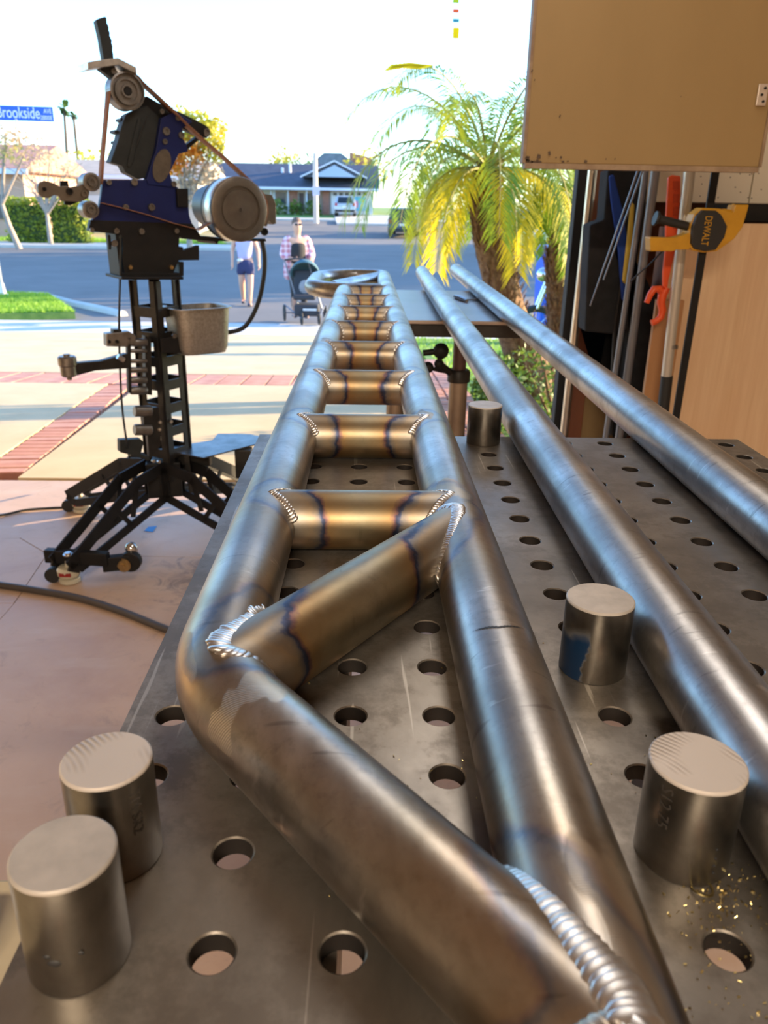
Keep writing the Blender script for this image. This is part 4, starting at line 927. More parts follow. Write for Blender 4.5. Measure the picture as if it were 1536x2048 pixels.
def flat_text(s, size, name, mat, par, M4, ext=.0006, sx=1):
    cu = bpy.data.curves.new('t', 'FONT'); cu.body = s; cu.size = size; cu.extrude = ext; cu.align_x = 'CENTER'; cu.align_y = 'CENTER'; to = bpy.data.objects.new('t', cu); COL.objects.link(to)
    dg = bpy.context.evaluated_depsgraph_get(); me = bpy.data.meshes.new_from_object(to.evaluated_get(dg)); bpy.data.objects.remove(to)
    me.transform(M4 @ Matrix.Diagonal((sx, 1, 1, 1))); me.materials.clear(); me.materials.append(mat); me.name = name; o = bpy.data.objects.new(name, me); COL.objects.link(o)
    if par: o.parent = par; o.matrix_parent_inverse = Matrix.Translation(-ploc(par))
    return o
tc = c6(1155, 563, yk-.0355); ta, tb_ = c6(1170, 480, yk-.0355), c6(1142, 645, yk-.0355); xd = (tb_-ta).normalized(); yd_ = V((0,-1,0)).cross(xd)
M4 = Matrix((xd, -yd_ if yd_.x < 0 else yd_, V((0,-1,0)))).transposed().to_4x4(); 
xu = xd; yu = V((0,-1,0)).cross(xu)      # z (towards camera) x x = y
M4 = Matrix((xu, yu, V((0,-1,0)))).transposed().to_4x4(); M4.translation = tc
flat_text('DEWALT', .028, 'lettering', CLAMPY, cl, M4, sx=.68)
# garage ceiling lamp (out of frame)
lt = thing('shop_light', 'long warm ceiling shop light inside the garage', 'lamp', (-.2, -3.0, 2.44))
MB().box((-.2, -3.0, 2.47), (1.3, .16, .05)).build('housing', WHITE, lt, smooth=False, bevel=.005)
MB().cyl((-.8, -3.0, 2.43), (.4, -3.0, 2.43), .018, 16).build('lamp_tube', mk('lamp_glow', (1,1,1), .5, emit=(1, .72, .42), es=3), lt)
al = bpy.data.lights.new('shop_light_lamp', 'AREA'); al.shape = 'RECTANGLE'; al.size = 1.2; al.size_y = .20; al.energy = 125; al.color = (1, .83, .63)
ao = bpy.data.objects.new('shop_light_lamp', al); COL.objects.link(ao); ao.location = (-.2, -3.0, 2.40)
lt = thing('ceiling_tube_light', 'neutral ceiling tube light over the fixture table', 'lamp', (.45, .75, 2.44))
MB().box((.45, .75, 2.47), (.16, 1.3, .05)).build('housing', WHITE, lt, smooth=False, bevel=.005)
MB().cyl((.45, .15, 2.43), (.45, 1.35, 2.43), .018, 16).build('lamp_tube', mk('lamp_glow_neutral', (1,1,1), .5, emit=(1, .92, .84), es=3), lt)
al = bpy.data.lights.new('ceiling_tube_lamp', 'AREA'); al.shape = 'RECTANGLE'; al.size = .5; al.size_y = 1.3; al.energy = 7; al.color = (1, .93, .86)
ao = bpy.data.objects.new('ceiling_tube_lamp', al); COL.objects.link(ao); ao.location = (.45, .75, 2.40)
# ================================================================ plants
PALML = leafmat('palm_leaf', (.10,.26,.035), (.36,.42,.03), .5, 1.5); PALMY = leafmat('palm_leaf_yellow', (.55,.50,.02), (.75,.62,.03), .55, 4)
TRUNK = mk('palm_trunk', (.10,.05,.025), .95, 0, (.24,.14,.075), 26, bmp=.8, bd=.02)
def frond(base, az, el, L, droop, m, mr, nleaf=58, lw=.013, ll=.27, gap=0):
    d = V((cos(az)*cos(el), sin(az)*cos(el), sin(el))); p = V(base); pts = [p.copy()]; N = 14
    for i in range(N):
        d = (d + V((0,0,-droop*(i+1)/N))).normalized(); p = p + d*(L/N); pts.append(p.copy())
    mr.tube(pts, [.011*(1-i/(N+2)) for i in range(N+1)], 5)
    for i in range(nleaf):
        t = .12 + .88*i/nleaf; k = t*N; a = int(min(k, N-1)); q = pts[a].lerp(pts[a+1], k-a); tg = (pts[a+1]-pts[a]).normalized(); sd = tg.cross(V((0,0,1)))
        if sd.length < .05: sd = V((1,0,0))
        sd.normalize(); nn = sd.cross(tg)
        for s in (-1, 1):
            l = ll*(1-.55*abs(t-.4)/.6)*random.uniform(.8, 1.1); dr = (sd*s*.75 + tg*.65 + nn*random.uniform(-.1, .15)).normalized()
            e1_ = q + dr*l*.5; e2_ = q + dr*l + V((0,0,-l*random.uniform(.25, .55))); w = dr.cross(nn).normalized()*lw*.5
            m.add([q, e1_-w+V((0,0,-l*.06)), e2_, e1_+w+V((0,0,-l*.06))], [(0,1,2,3)])
def palm(name, lab, basepts, rads, top, fr, leafm, cat='palm tree', shag=900, group=None):
    t = thing(name, lab, cat, tuple(basepts[0]), group); m = MB(); pts = []
    P_ = [V(p) for p in basepts]
    for i in range(len(P_)-1):
        for k in range(8): pts.append((P_[i].lerp(P_[i+1], k/8), rads[i]+(rads[i+1]-rads[i])*k/8))
    pts.append((P_[-1], rads[-1])); m.tube([p for p, r in pts], [r for p, r in pts], 18); m.build('trunk', TRUNK, t)
    h = MB()
    for k in range(shag):
        i = random.randrange(len(pts)-1); p, r = pts[i]; p = p.lerp(pts[i+1][0], random.random()); a = random.uniform(0, 2*pi); o = V((cos(a), sin(a), 0)); q = p + o*r*.9
        L = random.uniform(.05, .10); w = V((-sin(a), cos(a), 0))*.012; e = q + o*L*.6 + V((0,0,L)); h.add([q-w, q+w, e+w*.5, e-w*.5, q+V((0,0,.03))], [(0,1,2,3), (0,4,1)])
    h.build('leaf_stubs', TRUNK, t, smooth=False, keep=True)['kind'] = 'stuff'
    m, mr = MB(), MB()
    m2 = MB()
    for (az, el, L, dr, yel) in fr: frond(top, az, el, L, dr, m2 if yel else m, mr)
    if m.v: m.build('fronds', leafm, t, smooth=False, keep=True)['kind'] = 'stuff'
    if m2.v: m2.build('yellow_fronds', PALMY, t, smooth=False, keep=True)['kind'] = 'stuff'
    mr.build('frond_stems', mk(name+'_stem', (.30,.28,.06), .6), t)
    return t
random.seed(11)
yp = 4.6
b0 = gr(1085, 800); 
T = lambda x_, y_, y: atY(x_, y_, y)
yp = 4.9
base = T(1072, 800, yp); base.z = zg(yp)-.05
tpt = T(975, 345, yp+.1)
fr = []
for k in range(30):
    az = 2*pi*k/30*1.0 + random.uniform(-.1, .1); lvl = k % 3
    fr.append((az, (.95, .50, .12)[lvl]+random.uniform(-.1, .1), (1.25, 1.35, 1.1)[lvl] * (.62 if lvl == 2 and abs(az-pi) < .75 else 1), (.30, .38, .42)[lvl], lvl == 2))
palm('pygmy_palm', 'shaggy trunked date palm with arching fronds just beyond the garage', [base, T(1060, 745, yp), T(1015, 620, yp), T(985, 500, yp), T(972, 420, yp), tpt], [.16,.15,.125,.12,.115,.075], tpt + V((0,0,.02)), fr, PALML)
y2 = 5.3; tp2 = T(1150, 425, y2); b2_ = T(1128, 800, y2); b2_.z = zg(y2)-.05
fr = [(random.uniform(0, 6.28), random.uniform(-.2, 1.2), random.uniform(.7, 1.0), .4, k % 2 == 0) for k in range(16)]
palm('pygmy_palm', 'second brown palm trunk at the edge of the dark garage door trim', [b2_, T(1120, 660, y2), T(1122, 520, y2), tp2], [.11,.10,.12,.14], tp2 + V((.05,.2,.1)), fr, PALML)
# ground plants near palm
def clump(name, c, rad, h, n, mat, lab, cat='shrub', w=.02, group=None, stem=True):
    t = thing(name, lab, cat, tuple(c), group); m = MB()
    for k in range(n):
        a = random.uniform(0, 6.28); r = sqrt(random.random()); z = h*random.random()*(1-.45*r*r); p = V((c[0]+cos(a)*r*rad[0], c[1]+sin(a)*r*rad[1], c[2]+z))
        R = Quaternion(V((random.gauss(0,1), random.gauss(0,1), random.gauss(0,1))).normalized(), random.uniform(0, 6.28)).to_matrix(); s = w*random.uniform(.6, 1.4)
        m.add([p + R @ V(q) for q in ((-s, 0, 0), (0, -s*.45, 0), (s, 0, .1*s), (0, s*.45, 0))], [(0,1,2,3)])
    m.build('foliage', mat, t, smooth=False, keep=True)['kind'] = 'stuff'
    if stem:
        m = MB()
        for k in range(6): a = k; m.tube([V(c), V(c) + V((cos(a)*rad[0]*.5, sin(a)*rad[1]*.5, h*.7))], [.012, .004], 5)
        m.build('stems', TRUNK, t)
    return t
SHR = leafmat('shrub_leaf', (.05,.13,.02), (.22,.30,.04), .3); SHY = leafmat('shrub_leaf_bright', (.22,.30,.03), (.45,.48,.05), .45)
for (x_, y_, yy, r_, h_, lab) in ((1000, 745, 4.75, .20, .38, 'low green shrub left of the palm trunk'), (1115, 840, 3.7, .45, .6, 'dark leafy shrub at the foot of the garage trim'), (1120, 640, 6.4, .5, .5, 'bright little shrub between the two palm trunks')):
    p = T(x_, y_, yy); clump('garden_shrub', (p.x, yy, zg(yy)), (r_, r_), h_, 1500, SHR if r_ < .5 else SHY, lab, w=.022)
# hanging twig with a leaf at the top
q = T(828, 130, 3.66); t = thing('overhanging_twig', 'single drooping palm leaf tip against the bright sky', 'leaf', tuple(q))
m = MB()
for k in range(9):
    a = T(870-k*8, 127+abs(k-4)*.8, 3.66+k*.006); m.add([a, a+V((-.06,0,.004)), a+V((-.11,.0,-.021-.002*k)), a+V((-.06,0,-.018))], [(0,1,2,3)])
m.build('leaflets', leafmat('leaf_tip', (.35,.42,.03), (.55,.55,.04), .6), t, smooth=False, keep=True)
_t0 = T(800,-160,3.66); MB().tube([V((_t0.x-.05, 3.66, 2.555)), _t0, T(826,-60,3.66), T(842,60,3.66), T(846,126,3.66)], .0012, 5).build('stem', mk('twig', (.75,.72,.6), .7), t)
# coloured bits stand in for blown-out foliage, hung on an added string
q = T(912, 40, 3.6); t = thing('hanging_spinner', 'string of small coloured glass pieces hanging at the top of the frame', 'wind chime', tuple(q))
MB().tube([V((T(915,-160,3.6).x, 3.6, 2.555)), T(915,-160,3.6), T(912,78,3.6)], .0008, 5).build('string', mk('string', (.8,.8,.75), .7), t)
for (y_, h_, c_) in ((2, 8, (.55,.75,.15)), (22, 8, (.8,.35,.25)), (41, 7, (.15,.5,.7)), (66, 22, (.80,.78,.05))):
    p0, p1 = T(906, y_-h_/2, 3.6), T(918, y_+h_/2, 3.6); MB().box(((p0.x+p1.x)/2, 3.6, (p0.z+p1.z)/2), (p1.x-p0.x, .0012, p0.z-p1.z)).build('glass_piece', leafmat('glass_%d' % y_, c_, tuple(v*.8 for v in c_), .75), t, smooth=False)
# ================================================================ people and stroller
SKIN = mk('skin', (.62,.34,.23), .55); SKIN2 = mk('skin_tan', (.50,.27,.17), .55)
def skinfig(name, nodes, edges, mat, par, sub=1, root=0):
    me = bpy.data.meshes.new(name); ks = list(nodes); me.from_pydata([nodes[k][0] for k in ks], [(ks.index(a), ks.index(b)) for a, b in edges], [])
    o = bpy.data.objects.new(name, me); COL.objects.link(o); sm = o.modifiers.new('skin', 'SKIN'); sm.use_smooth_shade = True
    for i, k in enumerate(ks):
        r = nodes[k][1]; r = r if isinstance(r, tuple) else (r, r); me.skin_vertices[0].data[i].radius = r; me.skin_vertices[0].data[i].use_root = (i == root)
    s = o.modifiers.new('sub', 'SUBSURF'); s.levels = sub; s.render_levels = sub; me.materials.append(mat)
    o.parent = par; return o
def hand(nodes, edges, wr, d, side, tag_, curl=.5):
    """palm and five fingers growing from the wrist node; d = direction of the hand, side = thumb side"""
    p = V(nodes[wr][0]); d = V(d).normalized(); sd = V(side).normalized(); n_ = d.cross(sd)
    nodes[tag_+'p'] = (tuple(p + d*.045), (.035, .018)); edges.append((wr, tag_+'p')); nodes[tag_+'k'] = (tuple(p + d*.085), (.036, .015)); edges.append((tag_+'p', tag_+'k'))
    for i, (o_, l) in enumerate(((.027, .068), (.009, .076), (-.009, .07), (-.027, .055))):
        a = p + d*.095 + sd*o_; nodes[tag_+'a%d' % i] = (tuple(a + d*.02), .009); b = a + d*(l*.55) + n_*curl*.02; nodes[tag_+'b%d' % i] = (tuple(b), .0085); c = b + d*l*.35 + n_*curl*.04; nodes[tag_+'c%d' % i] = (tuple(c), .0075)
        edges += [(tag_+'k', tag_+'a%d' % i), (tag_+'a%d' % i, tag_+'b%d' % i), (tag_+'b%d' % i, tag_+'c%d' % i)]
    a = p + d*.04 + sd*.045; nodes[tag_+'t1'] = (tuple(a), .011); nodes[tag_+'t2'] = (tuple(a + d*.035 + sd*.02 + n_*.01), .009); edges += [(tag_+'p', tag_+'t1'), (tag_+'t1', tag_+'t2')]
def person(lab, loc, face, J, skin, h=1.0):
    """J: joint dictionary (local metres, facing -y)"""
    t = thing('person', lab, 'person', tuple(loc)); t.rotation_euler = (0, 0, face); t.scale = (h, h, h)
    N = {'pel': ((0,0,.93), (.13,.10)), 'sp': ((0,.0,1.08), (.115,.085)), 'ch': ((0,.0,1.27), (.145,.095)), 'nb': ((0,0,1.42), (.075,.062)), 'nk': ((0,-.005,1.47), (.060,.058)),
         'jaw': ((0,-.025,1.535), (.072,.078)), 'hd': ((0,-.015,1.61), (.092,.110)), 'top': ((0,-.005,1.69), (.080,.092))}
    E_ = [('pel','sp'),('sp','ch'),('ch','nb'),('nb','nk'),('nk','jaw'),('jaw','hd'),('hd','top')]
    for s, k in ((-1,'r'),(1,'l')):
        N['sh'+k] = ((s*.165,0,1.40), .068); N['el'+k] = (J['el'+k], .046); N['wr'+k] = (J['wr'+k], (.032,.028)); E_ += [('ch','sh'+k),('sh'+k,'el'+k),('el'+k,'wr'+k)]
        d = V(J['wr'+k])-V(J['el'+k]); hand(N, E_, 'wr'+k, J.get('hd'+k, d), J.get('th'+k, (0,-1,.1)), 'h'+k)
        N['hp'+k] = ((s*.09,0,.88), .095); N['kn'+k] = (J['kn'+k], .068); N['an'+k] = (J['an'+k], .045); a = V(J['an'+k]); N['he'+k] = (tuple(a+V((0,.02,-.045))), .034); N['to'+k] = (tuple(a+V((s*.03,-.15,-.055))), (.038,.022))
        N['ca'+k] = (tuple(V(J['kn'+k]).lerp(a, .35)), .066); E_ += [('pel','hp'+k),('hp'+k,'kn'+k),('kn'+k,'ca'+k),('ca'+k,'an'+k),('an'+k,'he'+k),('he'+k,'to'+k)]
    skinfig('body', N, E_, skin, t, 2)
    return t, N
def loc(p, t, par=None): return p
# --- man in shorts
mp_ = gr(494, 602); mh = 1.0
J = {'elr': (-.25,.03,1.12), 'wrr': (-.26,-.06,.88), 'ell': (.27,.02,1.12), 'wrl': (.28,-.05,.88), 'knr': (-.09,.02,.50), 'anr': (-.08,.14,.13), 'knl': (.09,-.06,.50), 'anl': (.06,-.10,.10), 'thr': (0,-1,0), 'thl': (0,-1,0)}
man, N = person('person in pale sleeveless shirt and navy shorts walking behind the grinder', (mp_.x, mp_.y, zg(mp_.y)-.10), .1, J, SKIN, 1.03)
def child(m, name, mat, par, **k):
    o = m.build(name, mat, None, **k); o.parent = par; return o
skinfig('shirt', {'a': ((0,0,.90), (.172,.142)), 'b': ((0,0,1.08), (.155,.122)), 'c': ((0,0,1.28), (.185,.13)), 'd': ((0,0,1.41), (.10,.08)), 'e': ((-.15,0,1.39), .085), 'f': ((.15,0,1.39), .085)}, [('a','b'),('b','c'),('c','d'),('c','e'),('c','f')], mk('lilac_shirt', (.48,.45,.72), .8), man, 2)
skinfig('shorts', {'a': ((0,0,.98), (.150,.118)), 'b': ((0,0,.88), (.155,.125)), 'c': ((-.095,.01,.74), .105), 'd': ((-.10,.02,.60), .108), 'e': ((.095,-.02,.74), .105), 'f': ((.10,-.04,.60), .108)}, [('a','b'),('b','c'),('c','d'),('b','e'),('e','f')], mk('navy_shorts', (.035,.04,.11), .85), man, 2)
child(MB().ball((0,.022,1.665), (.088,.105,.092), 16, 10), 'hair', mk('brown_hair', (.10,.06,.04), .8), man)
child(MB().ball((0,-.115,1.605), (.012,.018,.02), 8, 6).ball((-.078,-.01,1.61), (.012,.02,.03), 8, 6).ball((.078,-.01,1.61), (.012,.02,.03), 8, 6), 'nose_and_ears', SKIN, man)
child(MB().ball((-.028,-.098,1.635), (.011,.008,.006), 8, 5).ball((.028,-.098,1.635), (.011,.008,.006), 8, 5), 'eyes', WHITE, man); child(MB().ball((0,-.092,1.562), (.022,.008,.005), 8, 5), 'mouth', mk('lips', (.45,.16,.13), .5), man)
SHOE = mk('dark_shoe', (.05,.05,.07), .7)
for k in 'rl':
    a = V(J['an'+k]); child(MB().ball(a+V((0,-.055,-.06)), (.052,.135,.035), 14, 8), 'shoe', SHOE, man)
child(MB().ball((-.10,-.13,.93), (.06,.012,.03), 10, 6), 'pocket_patch', WHITE, man)
# --- woman with stroller
wp_ = gr(600, 632)
J = {'elr': (-.27,.06,1.10), 'wrr': (-.10,-.17,1.04), 'ell': (.27,.02,1.10), 'wrl': (.16,-.24,1.02), 'knr': (-.08,-.02,.50), 'anr': (-.08,.05,.09), 'knl': (.09,-.06,.50), 'anl': (.09,-.06,.09), 'hdr': (.6,-.6,0), 'hdl': (.2,-.9,0), 'thr': (-.3,-.3,.9), 'thl': (0,0,1)}
wx = V((wp_.x-.02, wp_.y, zg(wp_.y)-.03))
wom, N = person('person in pink plaid shirt and sunglasses pushing the stroller', tuple(wx), .35, J, SKIN, 1.02)
def plaid():
    m, t, b = newmat('pink_plaid'); tc = nd(t, 'TexCoord'); s = nd(t, 'SeparateXYZ'); t.links.new(tc.outputs['Object'], s.inputs[0])
    def band(o, f, w): return ramp(t, mth(t, 'PINGPONG', mth(t, 'MULTIPLY', o, f), .5), [(w-.03, 1), (w+.03, 0)])
    a, c = band(s.outputs[0], 11, .2), band(s.outputs[2], 11, .2); d, e = band(s.outputs[0], 22, .06), band(s.outputs[2], 22, .06)
    k = mth(t, 'MULTIPLY', mth(t, 'ADD', a, c), .5); col = mix(t, k, (.80,.55,.60), (.45,.04,.08)); col = mix(t, mth(t, 'MULTIPLY', mth(t, 'MAXIMUM', d, e), .35), col, (.95,.9,.9))
    t.links.new(col, b.inputs['Base Color']); b.inputs['Roughness'].default_value = .85; return m
skinfig('camisole', {'a': ((0,-.012,.92), (.165,.138)), 'b': ((0,-.014,1.08), (.152,.125)), 'c': ((0,-.020,1.27), (.165,.132)), 'd': ((0,-.02,1.34), (.135,.11))}, [('a','b'),('b','c'),('c','d')], mk('black_top', (.015,.015,.018), .8), wom, 2)
skinfig('leggings', {'a': ((0,0,.98), (.155,.13)), 'b': ((0,0,.88), (.165,.135)), 'c': ((-.085,0,.74), .108), 'd': ((-.08,-.02,.50), .075), 'e': ((-.08,.05,.13), .052), 'f': ((.085,0,.74), .108), 'g': ((.09,-.06,.50), .075), 'h': ((.09,-.06,.13), .052)}, [('a','b'),('b','c'),('c','d'),('d','e'),('b','f'),('f','g'),('g','h')], mk('black_leggings', (.02,.018,.02), .7), wom, 2)
PL = plaid()
for s, k in ((-1,'r'),(1,'l')):
    e_, w_ = V(J['el'+k]), V(J['wr'+k])
    skinfig('shirt_sleeve', {'a': ((s*.10,.01,1.42), .075), 'b': ((s*.19,.01,1.37), .085), 'c': (tuple(e_), .078), 'd': (tuple(e_.lerp(w_, .62)), .066)}, [('a','b'),('b','c'),('c','d')], PL, wom, 2)
    skinfig('shirt_panel', {'a': ((s*.085,.0,1.44), (.06,.10)), 'b': ((s*.12,.0,1.30), (.075,.14)), 'c': ((s*.13,.01,1.05), (.052,.125)), 'd': ((s*.15,.02,.82), (.055,.13)), 'e': ((s*.155,.03,.66 if s < 0 else .74), (.05,.11))}, [('a','b'),('b','c'),('c','d'),('d','e')], PL, wom, 2)
child(MB().ball((0,.024,1.665), (.088,.106,.092), 16, 10).ball((0,.11,1.62), (.04,.04,.04), 10, 8), 'hair', mk('brown_hair2', (.13,.08,.055), .7), wom)
child(MB().ball((0,-.113,1.600), (.011,.018,.02), 8, 6).ball((-.076,-.012,1.61), (.012,.02,.03), 8, 6).ball((.076,-.012,1.61), (.012,.02,.03), 8, 6), 'nose_and_ears', SKIN, wom)
child(MB().ball((-.034,-.100,1.638), (.030,.014,.022), 12, 8).ball((.034,-.100,1.638), (.030,.014,.022), 12, 8).tube([(-.075,0,1.64), (-.06,-.09,1.642), (.06,-.09,1.642), (.075,0,1.64)], .004, 6), 'sunglasses', mk('dark_lens', (.02,.015,.015), .15), wom)
child(MB().ball((0,-.09,1.560), (.024,.009,.006), 8, 5), 'mouth', mk('lips2', (.5,.15,.13), .5), wom)
for k in 'rl': a = V(J['an'+k]); child(MB().ball(a+V((0,-.055,-.055)), (.045,.125,.035), 14, 8), 'shoe', SHOE, wom)
# stroller
sy = wp_.y - .75; sg = thing('stroller', 'dark stroller with teal canopy in front of the person in plaid', 'stroller', (0, 0, 0))
gz = zg(sy)-.03
Sx = lambda px, py, y=sy: atY(px, py, y)
c = Sx(612, 590); sg.location = (c.x, sy, gz)
FRM = mk('stroller_frame', (.16,.18,.22), .35, .5); STB = mk('stroller_black', (.03,.03,.035), .7); TEAL = mk('teal_canopy', (.07,.15,.18), .8)
hl = Sx(569, 520); hr_ = hl + V((.46, .05, 0))
for o_, s_ in ((V((0,0,0)), 0), (V((.40,.12,0)), 1)):
    a = hl + o_; b = Sx(600, 612) + o_; b.z = gz+.20; MB().tube([a, a.lerp(b, .5), b], .014, 10).build('push_bar', FRM, sg)
MB().tube([hl, hl+V((.2,.05,.03)), hl+V((.40,.12,0))], .017, 10).build('handle', STB, sg)
wl = []
for (px, dy, r) in ((569, .25, .15), (603, -.25, .12), (638, -.22, .12), (650, .28, .15)):
    p = Sx(px, 625, sy+dy); p.z = gz + r + .002; wl.append(p)
    o = MB().lathe(p, (1,.2,0), [(r*.62,-.014),(r*.9,-.018),(r,-.008),(r,.008),(r*.9,.018),(r*.62,.014),(r*.62,-.014)], 26).build('wheel', RUBBER, sg)
    m = MB().cyl(p-V((.012,0,0)), p+V((.012,0,0)), r*.2, 10)
    for k in range(6): m.bar(p, p+V((0, cos(k*pi/3)*r*.66, sin(k*pi/3)*r*.66)), .01, .008, (1,0,0))
    m.build('spokes', GREYMT, o)
sc_ = (wl[0]+wl[1]+wl[2]+wl[3])/4
MB().tube([wl[0], V((wl[0].x, wl[0].y, gz+.3)), wl[1]], .012, 8).tube([wl[3], V((wl[3].x, wl[3].y, gz+.3)), wl[2]], .012, 8).tube([wl[0], wl[3]], .01, 8).build('chassis', FRM, sg)
MB().box((sc_.x, sy, gz+.25), (.44, .46, .20)).build('basket', STB, sg, smooth=False, bevel=.03)
MB().box((sc_.x+.06, sy-.235, gz+.27), (.24, .012, .03)).build('reflective_strip', WHITE, sg, smooth=False)
seat = Sx(610, 582); seat.z = gz+.55
m = MB().box(seat+V((0,.08,.12)), (.40, .08, .52), Matrix.Rotation(-.35, 3, 'X')).box(seat+V((0,-.06,-.08)), (.40, .34, .08)).build('seat', STB, sg, smooth=False, bevel=.03)
MB().ball(seat+V((0,.02,.07)), (.11,.05,.14), 12, 8).build('seat_insert', mk('seat_grey', (.28,.27,.28), .9), sg)
can = MB(); cc_ = seat + V((0,.06,.27))
for i in range(9):
    for j in range(12):
        pass
vs = []
for i in range(10):
    a = radians(-15+i*15)     # sweep from front rim over to the back
    for j in range(15):
        b = pi*j/14; vs.append(cc_ + V((cos(b)*.27, cos(a)*sin(b)*.30, sin(a)*sin(b)*.29)))
can.add(vs, [(i*15+j, i*15+j+1, (i+1)*15+j+1, (i+1)*15+j) for i in range(9) for j in range(14)])
o = can.build('canopy', TEAL, sg, keep=True); s = o.modifiers.new('s', 'SOLIDIFY'); s.thickness = .012
o.rotation_euler = (0,0,0)
# ================================================================ street furniture
STEELP = mk('galv_pole', (.48,.46,.42), .5, .3)
sp_ = gr(6, 594); spx = sp_
t = thing('street_sign', 'blue street name sign on a pale pole at the left edge', 'street sign', (sp_.x, sp_.y, zg(sp_.y)))
MB().cyl((sp_.x, sp_.y, zg(sp_.y)-.1), (sp_.x, sp_.y, 2.75), .045, 16, .035).lathe((sp_.x, sp_.y, zg(sp_.y)), (0,0,1), [(.2,0),(.2,.03),(.09,.08),(.06,.3)], 20).build('pole', WHITEP, t)
sa, sb = atY(107, 229, sp_.y), atY(-46, 224, sp_.y); zt_, zb_ = atY(60, 212, sp_.y).z, atY(60, 242, sp_.y).z; hh = zt_-zb_
xd = V((sa.x-sb.x, 0, sa.z-sb.z)).normalized(); yu = V((-xd.z, 0, xd.x)); ctr = (sa+sb)/2
R = Matrix((xd, yu, V((0,-1,0)))).transposed(); M4 = R.to_4x4(); L_ = (sa-sb).length
MB().box(ctr, (L_, hh, .012), R).build('sign_plate', SIGNB, t, smooth=False, bevel=.003)
MB().cyl(ctr + V((0,.0,-hh)), ctr + V((0,0,-hh*.4)), .03, 10).build('sign_bracket', WHITEP, t)
def tx(s, px, py, hpx, name='lettering', sx=.8):
    c = atY(px, py, sp_.y-.008); M_ = R.to_4x4(); M_.translation = c; s_ = hpx/FPX*(c-CAM).length; flat_text(s, s_*1.42, name, SIGNW, t, M_, .001, sx)
tx('Brookside', 36, 226, 17, sx=.72); tx('AVE', 95, 223, 7, sx=.75); tx('2800E', 93, 236, 6.5, sx=.85)
# light pole in the distance
lb = atY(632, 437, 66); t = thing('street_light_pole', 'tall pale concrete light pole in front of the blue-roofed house', 'pole', (lb.x, 66, lb.z)); zz = zg(66)
MB().cyl((lb.x, 66, zz), (lb.x, 66, atY(632, 306, 66).z), .22, 14, .17).build('pole', mk('concrete_pole', (.62,.54,.46), .8), t)
q = atY(632, 382, 65.7); MB().box(q, (.55, .04, .65)).build('sign_plate', mk('pole_sign', (.62,.60,.80), .6), t, smooth=False)
rs = gr(857, 668); t = MB().box((rs.x, rs.y, zg(rs.y)+.11), (.05, .03, .26)).prism([(rs.x-.04, rs.y-.012, zg(rs.y)+.24), (rs.x+.04, rs.y-.012, zg(rs.y)+.24), (rs.x, rs.y-.012, zg(rs.y)+.30)], (0,.03,0)).build('garden_stake', mk('red_stake', (.80,.10,.07), .6), smooth=False); tag(t, 'small red garden stake in the lawn beyond the stand', 'stake')
# ================================================================ cars
def car(lab, c, rz, col, W_=1.85, L=4.6, H=1.65, suv=True):
    t = thing('car', lab, 'car', tuple(c)); t.rotation_euler = (0,0,rz)
    pm = mk('car_paint_%d' % len(bpy.data.materials), col, .3, .3, coat=.5); gl = mk('car_glass_%d' % len(bpy.data.materials), (.02,.025,.03), .08)
    pr = [(-L/2,.45),(-L/2+.05,.95),(-L/2+.12,1.05),(-L/2+.45,H-.05),(-L/2+.8,H),(.4,H),(1.1,1.08),(L/2-.15,.95),(L/2,.6),(L/2-.05,.3),(-L/2+.05,.3)]
    def ch(m, name, mat, **k): o = m.build(name, mat, None, **k); o.parent = t; return o
    m = MB(); n = len(pr); vs = []
    for x_, ins in ((-W_/2, .12), (-W_/2+.08, 0), (W_/2-.08, 0), (W_/2, .12)):
        for (y_, z_) in pr: k_ = ins if z_ > 1.0 else 0; vs.append(V((x_*(1-(.16 if z_ > 1.1 else 0)), y_, z_ if abs(x_) < W_/2-.01 else z_-(.05 if z_ > 1 else 0))))
    m.add(vs, [(i*n+k, i*n+(k+1) % n, (i+1)*n+(k+1) % n, (i+1)*n+k) for i in range(3) for k in range(n)] + [tuple(reversed(range(n))), tuple(range(3*n, 4*n))])
    ch(m, 'body', pm, ang=35)
    rw = MB().prism([(-W_*.36,-L/2+.15,1.08),(W_*.36,-L/2+.15,1.08),(W_*.32,-L/2+.42,H-.12),(-W_*.32,-L/2+.42,H-.12)], (0,-.03,.01)); ch(rw, 'rear_window', gl, smooth=False)
    for s in (-1, 1):
        ch(MB().prism([(s*W_*.425,-L/2+.6,1.10),(s*W_*.425,.85,1.10),(s*W_*.415,.35,H-.12),(s*W_*.415,-L/2+.75,H-.12)], (s*.02,0,0)), 'side_window', gl, smooth=False)
        ch(MB().box((s*W_*.42,-L/2+.03,.98), (.20,.10,.24)), 'tail_light', mk('tail_%d' % len(bpy.data.materials), (.45,.02,.02), .3), smooth=False, bevel=.02)
        for y_ in (-L/2+.85, L/2-.9): w = ch(MB().cyl((s*(W_/2-.22), y_, .34), (s*(W_/2+.01), y_, .34), .34, 24), 'wheel', RUBBER); ch(MB().cyl((s*(W_/2), y_, .34), (s*(W_/2+.02), y_, .34), .20, 16), 'hubcap', GREYMT)
    ch(MB().box((0,-L/2-.02,.45), (W_*.95,.12,.20)), 'bumper', STB, smooth=False, bevel=.03); ch(MB().box((0,-L/2-.03,.78), (.42,.03,.14)), 'licence_plate', WHITE, smooth=False)
    return t
p = atY(690, 430, 73.5); car('silver SUV parked in front of the far garage door', (p.x, 75.5, zg(75)+.06), 0, (.55,.57,.60), H=1.7)
p = gr(812, 474); car('dark SUV parked along the right side of the street', (p.x, p.y+2, zg(p.y+2)-.1), -.12, (.03,.04,.07), H=1.85, W_=1.95)
